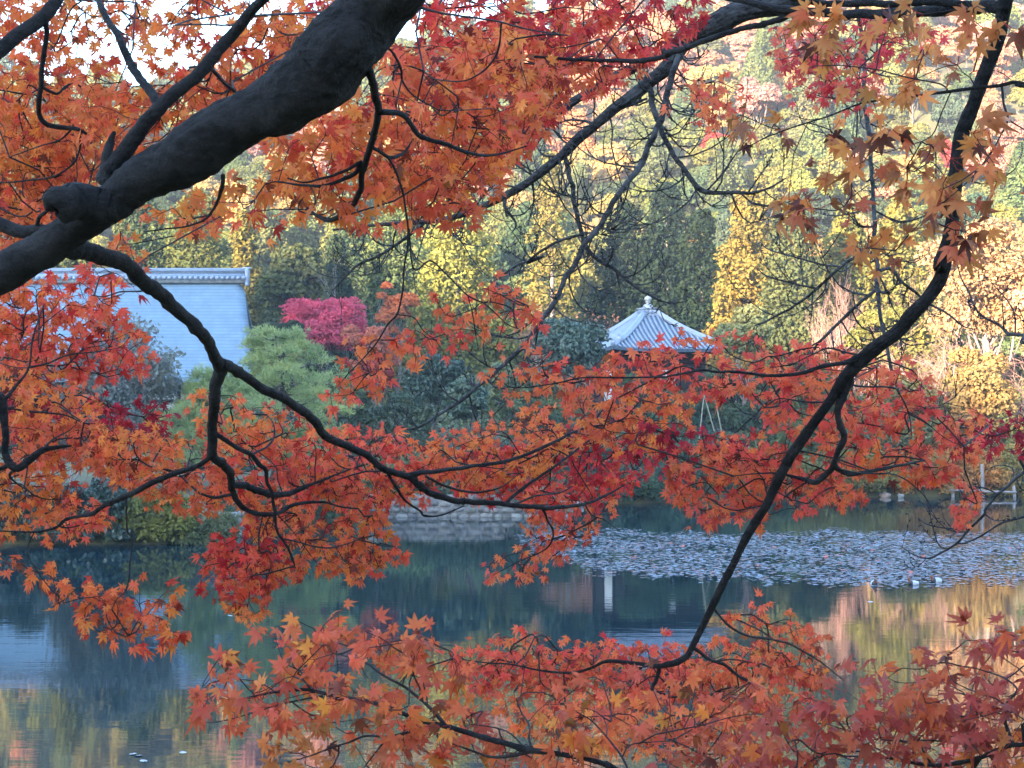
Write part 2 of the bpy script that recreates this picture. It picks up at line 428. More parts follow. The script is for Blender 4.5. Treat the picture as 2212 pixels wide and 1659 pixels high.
def forest():
    y = 206.0; row = 0
    while y < 560:
        half = .30 * y + 8; step = 6.0 + (y - 200) * .009
        x = -half + rgH.uniform(0, step)
        while x < half:
            xx, yy = x + rgH.uniform(-1.6, 1.6), y + rgH.uniform(-4, 4)
            u = 1106 + xx / yy * F_PX; v = HOR - (gz(xx, yy) + 7 - CAM_H) / yy * F_PX
            q = math.sin(xx * .045 + 1.3) + math.sin(yy * .035 + xx * .02) + rgH.gauss(0, .7)
            kind = 'conifer' if (q > .95 and v > 230) or rgH.random() < .13 else 'broadleaf'
            if kind == 'conifer': tint = rgH.choice(['yellowgreen', 'olive', 'green', 'yellowgreen', 'darkgreen', 'green'])
            else: tint = rgH.choice(['olive', 'yellowgreen', 'gold', 'yellowgreen', 'green', 'olive', 'darkgreen', 'rust'] if v < 420 else ['olive', 'green', 'yellowgreen', 'darkgreen', 'gold'])
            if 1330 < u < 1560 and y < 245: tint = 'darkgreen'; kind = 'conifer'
            if 1130 < u < 1600 and v < 330 and rgH.random() < .42: kind, tint = 'broadleaf', rgH.choice(['gold', 'orange', 'rust', 'gold'])
            for (pu, pv, pr, pt) in PATCH:
                if (u - pu) ** 2 + (v - pv) ** 2 < pr * pr: kind, tint = 'broadleaf', pt
            s = (1.0 if kind == 'conifer' else .80) * rgH.uniform(.62, 1.3) * (1 + max(0, y - 230) * .0016)
            side = 'left' if u < 740 else ('right' if u > 1470 else 'middle')
            hgt = 'upper slope' if v < 260 else ('middle slope' if v < 480 else 'foot')
            nm = 'conifer_tree' if kind == 'conifer' else ('maple_tree' if tint in ('red', 'pinkred', 'orange', 'rust') else ('round_crowned_tree' if tint in ('olive', 'gold') else 'broadleaf_tree'))  # round crowns are alike; the tint alone picks their species name
            kd = 'drooping conifer' if kind == 'conifer' else 'round-crowned tree'
            if -150 < u < 2360:
                hill_tree(kind, xx, yy, s, tint, nm, f'{NAMES[tint]} {kd} on the {hgt} of the wooded hill, {side}', 'tree', f'{NAMES[tint]} {nm.replace("_", " ")}s at the {hgt} of the hill, {side}')
            x += step * rgH.uniform(.8, 1.2)
        y += 8.0 + (y - 200) * .020; row += 1
forest()
# ------------------------------------------------------------------ near far-bank trees, one by one
def tree_root(name, label, u, d, vbase=None, cat='tree', group=None):
    x = (u - 1106) / F_PX * d
    r = empty(name, (x, d, gz(x, d) - .15)); tag(r, label, cat, group); return r
def ztop(v, d): return CAM_H + (HOR - v) / F_PX * d
def crown_tree(name, label, u, vt, d, wpx, cbv, tint, nface, fs, seed, n=16, mat=None, bark=None, cat='tree', limbs=8, flat=.8, airy=False, lift=1.0):
    rg = np.random.default_rng(seed); root = tree_root(name, label, u, d, cat=cat)
    z0 = root.location.z; H = ztop(vt, d) - z0; Rr = wpx / F_PX * d / 2; cb = max(.1, ztop(cbv, d) - z0)
    lobes = broad_lobes(rg, H, Rr * 1.02, cb, n)
    if d < 150 and name != 'maple_tree': lift = 1.45
    if name == 'maple_tree': lobes = [(a * 1.12, b_ * 1.12, c_ + rg.normal() * H * .035, r_ * rg.uniform(.45, .95)) for a, b_, c_, r_ in lobes]
    if airy: lobes = [(a, b_, c_, r_ * .8) for a, b_, c_, r_ in lobes]
    V, F = lobes_crown(rg, lobes, int(nface * 1.9), fs * .78, flat, inner=.25 if name == 'maple_tree' or airy else .62)
    c = obj('crown', mesh_data('crown', V, F, mat or M_FOL), root); c.color = (*[min(.9, q_ * lift) for q_ in (TINT[tint] if isinstance(tint, str) else tint)], 1)
    mb = MB(); limb_tubes(mb, rg, (0, 0, -.3), [q[:3] for q in lobes[:limbs]], max(.07, H * .02), .7)
    mb.build('trunk', bark or M_TRUNK, root, True); return root
def conifer_tree(label, u, vt, d, wpx, tint, seed, nface=9000, fs=.42, start=.1, bark=None, r0=.3, tip=.12):
    rg = np.random.default_rng(seed); root = tree_root('conifer_tree', label, u, d)
    H = ztop(vt, d) - root.location.z; V, F = conifer(rg, H, wpx / F_PX * d / 2, int(nface * 2.2), fs * .68, start, tip=tip)
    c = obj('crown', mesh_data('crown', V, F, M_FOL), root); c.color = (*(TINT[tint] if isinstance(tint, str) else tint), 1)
    mb = MB(); S = np.array([[0, 0, -.3, r0], [.15, 0, H * .4, r0 * .75], [0, .1, H * .97, .04]]); S = spline(S, 1.5)
    mb.tube(S[:, :3], S[:, 3], 8, knob=.05); mb.build('trunk', bark or M_TRUNK, root, True); return root
def bush(name, label, u, vt, d, wpx, tint, nface, fs, seed, mat=None, dep=1.0, cat='shrub', n=11, front=True, group=None):
    """low rounded shrub from the ground up"""
    rg = np.random.default_rng(seed)
    if front: d = float(shore((u - 1106) / F_PX * d)) + .7
    root = tree_root(name, label, u, d, cat=cat, group=group)
    H = max(.6, ztop(vt, d) - root.location.z); W = wpx / F_PX * d / 2
    lobes = [(rg.uniform(-.72, .72) * W, rg.uniform(-.6, .6) * W * dep, rg.uniform(.25, .62) * H, min(W, H * .7) * rg.uniform(.42, .62)) for _ in range(n)]
    nface = int(nface * 1.7); fs *= .85; lobes = [(a, b_, min(c_, H - r_ * .8), r_) for a, b_, c_, r_ in lobes]
    lobes += [(rg.uniform(-.9, .9) * W, -.3 * W * dep * rg.random() - .5, .12 * H, min(W, H) * .4) for _ in range(4)]
    V, F = lobes_crown(rg, lobes, nface, fs, .85)
    if front:                                           # the skirt that hangs over the water's edge
        sk_ = [(q_ * W * 1.1, -.55 - .5 * rg.random(), rg.uniform(-.45, .5), rg.uniform(.4, .75)) for q_ in np.linspace(-1, 1, 15)]
        V2, F2 = lobes_crown(rg, sk_, 3200, fs, .85); F = np.vstack([F, F2 + len(V)]); V = np.vstack([V, V2])
    c = obj('foliage', mesh_data('foliage', V, F, mat or M_FOL), root); c.color = (*[min(.9, q_ * 1.5) for q_ in (TINT[tint] if isinstance(tint, str) else tint)], 1)
    mb = MB()
    for q in lobes[:7]:
        mb.tube([[q[0] * .25, q[1] * .25, -.2], [q[0] * .6, q[1] * .6, q[2] * .5], [q[0], q[1], q[2]]], [.05, .035, .015], 4)
    mb.build('stem', M_TRUNK, root); return root
# trees round the hall and in the wood's edge
crown_tree('broadleaf_tree', 'bushy light olive broadleaf tree beside the right end of the blue hall roof', 632, 500, 182, 205, 760, (.115, .125, .05), 11000, .36, 11, 20)
conifer_tree('tall yellow-green cypress in the middle, left of the pale tall trunk', 985, 395, 188, 300, (.22, .22, .055), 12, 14000, .45)
conifer_tree('green cypress standing left behind the yellow-green one', 865, 430, 198, 280, 'green', 13, 9000)
conifer_tree('dark cypress at the foot of the slope above the orange maple', 770, 470, 200, 230, 'darkgreen', 14, 8000)
conifer_tree('tall thin cedar with a bare pale trunk lit by the sun', 1190, 330, 190, 150, (.20, .17, .05), 15, 3600, .4, .3, M_PALE, .32)
conifer_tree('broad dark cedar, its shade put in the leaf colour, directly behind the pavilion', 1440, 400, 196, 265, (.016, .030, .018), 16, 11000, .45)  # leaf colour darkened to stand in for the shade of the gap
conifer_tree('dark cedar, shade put in its leaf colour, between the pale trunk and the pavilion', 1350, 440, 200, 230, (.018, .033, .019), 17, 10000, .45)  # same shade put into the leaf colour
conifer_tree('narrow dark cedar right of the pavilion finial', 1515, 455, 193, 205, (.018, .034, .018), 18, 9000, .42)  # leaf colour darkened for shade here too
conifer_tree('golden yellow sunlit conifer at the right of the dark cedars', 1615, 415, 188, 240, (.23, .175, .045), 19, 12000, .42)
conifer_tree('olive feathery conifer with a grey trunk, left of the bare pink trees', 1715, 440, 182, 230, (.10, .115, .045), 20, 9000, .42, .25, M_PALE)
conifer_tree('yellow-green conifer behind the leafless pink trees', 1830, 455, 192, 250, (.17, .165, .04), 21, 10000, .45)
conifer_tree('yellow-green conifer behind the pond at the right, beside the orange tree', 1945, 430, 190, 260, (.19, .17, .045), 22, 10000, .45)
conifer_tree('green conifer with gold tips behind the middle of the hall roof', 420, 415, 205, 240, (.11, .12, .035), 23, 9000, .45)
conifer_tree('yellow-tipped conifer behind the right end of the hall roof', 525, 455, 200, 120, (.19, .16, .04), 24, 8000, .42)
conifer_tree('dark green conifer behind the left of the hall roof', 300, 420, 207, 240, (.06, .085, .035), 25, 9000, .45)
conifer_tree('olive conifer behind the far left of the hall roof', 150, 400, 210, 180, (.10, .115, .04), 26, 9000, .45)
conifer_tree('slender dark conifer between the hall tree and the red maple', 725, 510, 190, 140, (.05, .07, .032), 27, 7000, .42)
crown_tree('maple_tree', 'crimson pink maple crown right of the hall roof', 708, 628, 172, 250, 800, (.62, .09, .15), 14000, .22, 31, 34)
crown_tree('maple_tree', 'bright orange maple above the crimson one, lit at the top', 852, 588, 176, 112, 720, (.60, .19, .07), 6500, .24, 32, 18)
crown_tree('maple_tree', 'pale red and gold maple below the orange one', 800, 690, 160, 150, 850, (.50, .17, .11), 6500, .22, 33, 20)
crown_tree('maple_tree', 'small rose red maple with a dark forked trunk near the hedge', 818, 770, 128, 110, 850, (.34, .07, .06), 2600, .22, 34, 8)
crown_tree('camellia_tree', 'blue-green evergreen tree left of the pavilion, with a pale limb', 1232, 655, 140, 195, 850, (.055, .085, .06), 11000, .24, 35, 22, M_FOLBIG, M_PALE)
crown_tree('camellia_tree', 'dark glossy evergreen tree behind the right end of the hedge', 935, 742, 126, 150, 900, (.035, .06, .042), 8000, .22, 36, 14, M_FOLBIG)
crown_tree('camellia_tree', 'light yellow-green evergreen tree in the middle of the bank', 1085, 738, 124, 130, 930, (.115, .135, .055), 7000, .22, 37, 13, M_FOLBIG)
crown_tree('camellia_tree', 'low blue-green evergreen tree between the hedge and the yellow-green one', 1005, 800, 120, 120, 930, (.05, .08, .05), 6000, .22, 38, 12, M_FOLBIG)
crown_tree('broadleaf_tree', 'pale yellow-green dome tree with bare pale limbs right of the pavilion', 1612, 664, 141, 165, 800, (.20, .20, .085), 6500, .26, 39, 14, None, M_PALE)
crown_tree('broadleaf_tree', 'mid green tree on the bank in front of the pavilion', 1420, 785, 136, 230, 1000, (.05, .08, .045), 8000, .24, 40, 15)
crown_tree('broadleaf_tree', 'blue-green tree on the bank behind the bamboo poles', 1600, 780, 142, 210, 980, (.06, .085, .048), 9000, .26, 41, 16)
crown_tree('broadleaf_tree', 'olive green tree at the pond edge below the bare pink trees', 1760, 770, 146, 220, 1010, (.10, .11, .045), 9000, .28, 42, 16)
crown_tree('broadleaf_tree', 'large orange and gold autumn tree at the right edge of the far bank', 2130, 440, 150, 340, 800, (.42, .27, .14), 13000, .28, 43, 34, None, M_PALE, limbs=20, airy=True)
crown_tree('broadleaf_tree', 'peach coloured autumn tree beyond the right edge of the orange one', 2290, 520, 146, 260, 850, (.42, .28, .17), 7000, .28, 44, 20, None, M_PALE, limbs=14, airy=True)
crown_tree('broadleaf_tree', 'gold and green low tree below the orange autumn tree', 2130, 720, 144, 240, 950, (.25, .17, .065), 9000, .24, 45, 20, airy=True)
crown_tree('broadleaf_tree', 'small yellow-green tree left of the big orange tree', 1905, 640, 160, 150, 820, (.20, .19, .05), 6000, .28, 46, 12)
crown_tree('broadleaf_tree', 'dull olive tree low on the right bank beside the fence', 1985, 800, 142, 200, 1000, (.16, .15, .06), 8000, .24, 47, 14)
crown_tree('broadleaf_tree', 'dark evergreen standing behind the crimson maple', 600, 640, 165, 130, 850, (.045, .06, .035), 6000, .3, 48, 12)
crown_tree('broadleaf_tree', 'mid green tree behind the hedge at its left', 745, 790, 135, 150, 930, (.07, .10, .05), 6000, .24, 49, 12)
crown_tree('broadleaf_tree', 'grey-green tree behind the wall of stones, in the middle', 1150, 790, 132, 160, 1000, (.06, .085, .05), 6000, .24, 50, 12)
crown_tree('broadleaf_tree', 'dull green tree below the hall at the far left', 60, 720, 150, 220, 1000, (.06, .08, .05), 6000, .3, 51, 14)
def leafless(label, u, vt, d, seed, mat, H=None, r0=.09, spread=.42, depth=4, leaves=None, fs=.2, up=.6):
    rg = np.random.default_rng(seed); root = tree_root('bare_tree', label, u, d)
    mb = MB(); ends = bare_tree(mb, rg, (0, 0, -.2), (ztop(vt, d) - root.location.z) / 1.1, spread, r0, depth, up=up)
    mb.build('trunk', mat, root)
    if leaves:
        k = rg.integers(0, len(ends), leaves[1]); P = ends[k] + rg.normal(size=(leaves[1], 3)) * .28
        V, F = quads(P, rg.normal(size=P.shape), fs * (.6 + .7 * rg.random(len(P))), rg, 1.8)
        c = obj('crown', mesh_data('crown', V, F, M_FOL), root); c.color = (*leaves[0], 1)
    return root
M_PINK = plain('pink_twig', (.42, .24, .19), .8, .2)
M_GREYTWIG = plain('grey_twig', (.32, .31, .31), .8, .25)
leafless('leafless pinkish tree with upright twigs, left of the big orange tree', 1795, 505, 170, 61, M_PINK, r0=.10, spread=.28, up=.9)
leafless('leafless pinkish tree with a forked top beside its upright twin', 1845, 560, 168, 62, M_PINK, r0=.09, spread=.30, up=.8)
leafless('low spreading leafless tree with rosy twigs left of the pavilion roof', 1275, 585, 172, 63, M_PINK, r0=.10, spread=.5, leaves=((.38, .17, .10), 900))
leafless('rosy twiggy tree at the foot of the tall pale trunk', 1185, 590, 176, 64, M_PINK, r0=.09, spread=.48, leaves=((.42, .22, .12), 700))
leafless('bare pale tree spreading sideways under the orange tree', 1985, 640, 156, 65, M_PINK, r0=.13, spread=.55, up=.2)
leafless('thin bare grey tree between the hall tree and the orange maple', 775, 560, 180, 66, M_GREYTWIG, r0=.08, spread=.35)
leafless('sparse blue-grey tree with a pale leaning trunk in front of the hall roof', 265, 655, 104, 67, M_GREYTWIG, r0=.10, spread=.50, depth=4, leaves=((.20, .215, .20), 12000), fs=.17)
leafless('sparse grey tree in front of the left half of the hall roof', 150, 740, 106, 68, M_GREYTWIG, r0=.08, spread=.5, depth=4, leaves=((.17, .185, .165), 9000), fs=.17)

leafless('pale leafless tree whose limbs lean left across the orange tree', 2060, 560, 147, 76, M_PINK, r0=.14, spread=.6, up=.1)
leafless('pale leafless tree low under the right edge of the orange tree', 2185, 640, 145, 77, M_PINK, r0=.11, spread=.55, up=.2)
# pine: bent trunk with flat pads of needle tufts
def pine(label, u, vt, d, wpx, seed, tint, npad=20, tufts=26, lean=.3):
    rg = np.random.default_rng(seed); root = tree_root('pine_tree', label, u, d)
    H = ztop(vt, d) - root.location.z; W = wpx / F_PX * d / 2; mb = MB()
    k = 9; t = np.linspace(0, 1, k)
    T = np.stack([lean * W * np.sin(t * 2.6) * .6, .2 * W * np.sin(t * 4), t * H * .93 - .2], -1)
    mb.tube(T, .17 * (1 - .8 * t), 7, knob=.08); PV, PF, m_ = [], [], 0
    for i in range(npad):
        f = .30 + .68 * (i + .5) / npad; s = np.array([np.interp(f, t, T[:, j]) for j in range(3)])
        L = W * (1.08 - .75 * ((f - .3) / .7) ** 1.5) * rg.uniform(.5, 1.0); a = i * 2.4 + rg.normal() * .3
        e = s + np.array([np.cos(a) * L, np.sin(a) * L, .12 * L + rg.normal() * .15])
        mid = (s + e) / 2 + np.array([0, 0, -.08 * L])
        S = spline(np.array([[*s, .06], [*mid, .04], [*e, .012]]), .5); mb.tube(S[:, :3], S[:, 3], 4)
        pr = rg.uniform(.7, 1.25) * min(1.3, max(.6, L * .5))
        for j in range(int(tufts * 1.4)):
            q = rg.random() ** .5 * pr; b_ = rg.random() * 6.28
            c = e + (s - e) * rg.random() * .35 + np.array([np.cos(b_) * q, np.sin(b_) * q, .30 * pr * (1 - (q / pr) ** 2) + rg.normal() * .17])
            nn = 15; dirs = unit(rg.normal(size=(nn, 3)) * .75 + np.array([np.cos(b_) * .4, np.sin(b_) * .4, .75])); ln = rg.uniform(.2, .42, nn)[:, None]
            sd_ = unit(np.cross(dirs, rg.normal(size=(nn, 3)))) * .020
            PV.append(np.stack([c - sd_ * .7, c + sd_ * .7, c + dirs * ln + sd_ * .6, c + dirs * ln - sd_ * .6], 1).reshape(-1, 3))
            PF.append(np.arange(nn * 4).reshape(nn, 4) + m_); m_ += nn * 4
    c = obj('crown', mesh_data('crown', np.vstack(PV), np.vstack(PF), M_PINE), root); c.color = (*tint, 1)
    mb.build('trunk', M_TRUNK, root, True); return root
pine('spreading light green pine with layered needle pads right of the hall roof', 580, 685, 110, 330, 71, (.34, .40, .17), 30, 40)
pine('lower light green pine beside the spreading one, nearer the pond', 480, 775, 104, 230, 72, (.31, .37, .15), 22, 36, -.3)
pine('small low pine on the bank left of the hedge', 650, 905, 108, 170, 73, (.30, .37, .15), 14, 26, .1)
pine('pine half hidden by maple leaves under the blue-grey tree', 400, 860, 100, 200, 74, (.26, .32, .14), 16, 28, .2)
pine('small pine behind the wooden fence at the right', 1700, 880, 140, 130, 75, (.14, .19, .07), 14, 24, .1)
# bank shrubs, left to right
BL = 'shrub'
bush('shrub', 'dark glossy evergreen shrub at the far left of the near bank', 40, 1040, 86, 200, (.035, .055, .04), 5000, .17, 81, M_FOLBIG)
bush('shrub', 'tall black-green camellia shrub on the left bank', 205, 1000, 87, 150, (.028, .050, .040), 5500, .18, 82, M_FOLBIG)
bush('shrub', 'yellow-green leafy shrub beside the dark camellia on the left bank', 330, 1050, 86, 150, (.11, .12, .035), 4500, .15, 83)
bush('shrub', 'low mid green shrub hanging over the water on the left', 150, 1110, 85, 190, (.06, .085, .045), 4000, .14, 84)
bush('shrub', 'olive shrub on top of the left stone bank', 440, 1070, 91, 140, (.075, .085, .04), 4000, .15, 85)
bush('shrub', 'dark green shrub between the left stone wall and the pines', 560, 1010, 99, 180, (.05, .075, .045), 4500, .17, 86)
bush('shrub', 'green shrub above the left end of the middle stone wall', 720, 980, 108, 190, (.06, .09, .05), 4500, .17, 87)
bush('shrub', 'pale green ground shrub in front of the hedge', 860, 970, 112, 170, (.10, .14, .07), 4000, .16, 88)
bush('shrub', 'grey-green shrub above the middle of the stone wall', 990, 985, 112, 170, (.06, .085, .055), 4000, .17, 89)
bush('shrub', 'dark blue-green shrub at the right end of the stone wall', 1130, 990, 114, 190, (.045, .07, .05), 4500, .17, 90)
bush('shrub', 'teal leafy shrub hanging to the water right of the stone wall', 1265, 1005, 125, 150, (.05, .085, .06), 4500, .16, 91)
bush('shrub', 'teal leafy shrub trailing in the water, second from the stone wall', 1385, 1000, 127, 170, (.045, .085, .06), 5000, .16, 92)
bush('shrub', 'teal shrub below the bamboo poles at the water', 1510, 1000, 129, 160, (.05, .085, .055), 5000, .16, 93)
bush('shrub', 'green shrub at the water where teal shrubs turn olive', 1620, 985, 133, 150, (.075, .10, .045), 5000, .16, 94)
bush('shrub', 'olive bamboo-grass shrub trailing to the water, left of the dark gap', 1730, 975, 136, 150, (.14, .14, .05), 5000, .16, 95)
bush('shrub', 'olive bamboo-grass shrub right of the dark gap on the bank', 1850, 960, 137, 170, (.16, .15, .05), 5500, .16, 96)
bush('shrub', 'orange-tinged shrub left of the wooden fence', 1970, 960, 138, 150, (.26, .16, .055), 5000, .16, 97)
bush('shrub', 'orange shrub behind the wooden fence', 2090, 950, 140, 150, (.36, .18, .06), 5000, .16, 98)
bush('shrub', 'yellow olive shrub at the right edge of the bank', 2200, 945, 139, 160, (.22, .17, .055), 5000, .16, 99)
# understorey filling the bank between the trees
def understorey():
    rg = np.random.default_rng(77); i = 0
    for d, vt, st in ((121, 965, 150), (131, 935, 150), (142, 895, 150), (154, 850, 150), (166, 800, 165)):
        u = 430 - rg.uniform(0, 60) if d < 140 else -60
        while u < 2300:
            uu = u + rg.uniform(-25, 25); x = (uu - 1106) / F_PX * d; u += st * rg.uniform(.62, .9)
            if d - shore(x) < 3 or (d > 143 and 1240 < uu < 1570 and d < 160): continue
            if uu < 520 and d > 160: continue
            warm = uu > 1640; v_ = vt + rg.uniform(-28, 38) + (25 if uu < 900 else 0)
            k = int(rg.integers(0, 4)); tint, nm = (((.13, .13, .05), 'olive'), ((.22, .16, .055), 'tawny'), ((.09, .11, .045), 'mid green'), ((.30, .17, .06), 'rusty orange'))[k] if warm else (((.05, .08, .05), 'blue-green'), ((.035, .06, .04), 'dark green'), ((.08, .11, .055), 'mid green'), ((.10, .12, .05), 'pale green'))[k]
            part = 'right' if warm else ('middle' if uu > 900 else 'left')
            bush('shrub', f'{nm} bushy shrub in the thick growth of the far bank, {part}', uu, v_, d, rg.uniform(150, 220), tint, 4200, .21, 3000 + i, M_FOLBIG if rg.random() < .5 else M_FOL, front=False, group=f'{nm} shrubs in the growth of the far bank, {part}'); i += 1
understorey()
# clipped hedge
rg = np.random.default_rng(7); root = tree_root('clipped_hedge', 'long dark clipped hedge with a flat top on the far bank', 815, 118, cat='hedge')
W_, D_, zt = 242 / F_PX * 118 / 2, .8, ztop(884, 118) - root.location.z
nf = 7000; a = rg.uniform(-W_, W_, nf); k = rg.random(nf)
P = np.where((k < .35)[:, None], np.stack([a, rg.uniform(-D_, D_, nf), np.full(nf, zt)], -1), np.stack([a, np.where(k < .8, -D_, D_) + rg.normal(size=nf) * .06, rg.uniform(.1, zt, nf)], -1))
P += rg.normal(size=P.shape) * .09 + np.stack([np.zeros(nf), np.zeros(nf), .12 * np.sin(a * 2.1)], -1)
N = np.where((k < .35)[:, None], [0, 0, 1.0], np.where((k < .8)[:, None], [0, -1.0, .3], [0, 1.0, .3])) + rg.normal(size=P.shape) * .6
V, F = quads(P, N, .17 * (.6 + .8 * rg.random(nf)), rg)
c = obj('foliage', mesh_data('foliage', V, F, M_FOLBIG), root); c.color = (.05, .075, .035, 1)
mb = MB()
for x in np.linspace(-W_ * .95, W_ * .95, 14): mb.tube([[x, 0, -.3], [x + .1, .05, zt * .5], [x, 0, zt * .9]], [.05, .04, .02], 5)
mb.build('stem', M_TRUNK, root)
# ------------------------------------------------------------------ buildings
def tile_mat(name, c, rough=.45, lines=0.0, axis='Z', var=.12):
    m, n, l, b, o = new_mat(name); vec = coord(n)
    t = noise(n, l, .9, 5, vec); t2 = noise(n, l, 9, 4, vec)
    r = ramp(n, l, t.outputs[0], [(.3, tuple(x * (1 - var) for x in c)), (.7, tuple(x * (1 + var) for x in c))])
    cc = mixc(n, l, r.outputs[0], tuple(x * .72 for x in c), ramp(n, l, t2.outputs[0], [(.56, (0, 0, 0)), (.7, (.7, .7, .7))]).outputs[0])
    b.inputs['Roughness'].default_value = rough; b.inputs['Specular IOR Level'].default_value = .5
    if lines:
        wv = n.new('ShaderNodeTexWave'); wv.bands_direction = axis; wv.inputs['Scale'].default_value = lines; wv.wave_profile = 'SAW'
        wv.inputs['Distortion'].default_value = .15; l.new(vec, wv.inputs[0])
        cc = mixc(n, l, cc, tuple(x * .62 for x in c), ramp(n, l, wv.outputs[0], [(.0, (1, 1, 1)), (.3, (0, 0, 0))]).outputs[0])
        bump(n, l, wv.outputs[0], .8, .05, b)
    l.new(cc, b.inputs['Base Color']); return m
M_TILE = tile_mat('roof_tile', (.13, .17, .23), .42, 1.5)
M_RIB = tile_mat('ridge_tile', (.27, .32, .40), .38, 0)  # same fired tile, colour lightened for the light the ribs catch
M_PLASTER = plain('white_plaster', (.74, .73, .70), .85, .06, 1.5)
M_TIMBER = plain('dark_timber', (.035, .026, .022), .75, .3, 4)
M_SHINGLE = tile_mat('hall_shingle', (.165, .25, .325), .5, .95, 'Z', .14)
M_BRONZE = plain('finial_bronze', (.26, .29, .31), .38, .12, 4, .6)
M_STONE = plain('grey_stone', (.27, .265, .25), .9, .35, 1.3, .2, .03)
M_LATTICE = plain('ridge_lattice', (.16, .18, .21), .7, .3, 6)
M_WINDOW = plain('paper_window', (.50, .47, .40), .8, .06, 3)

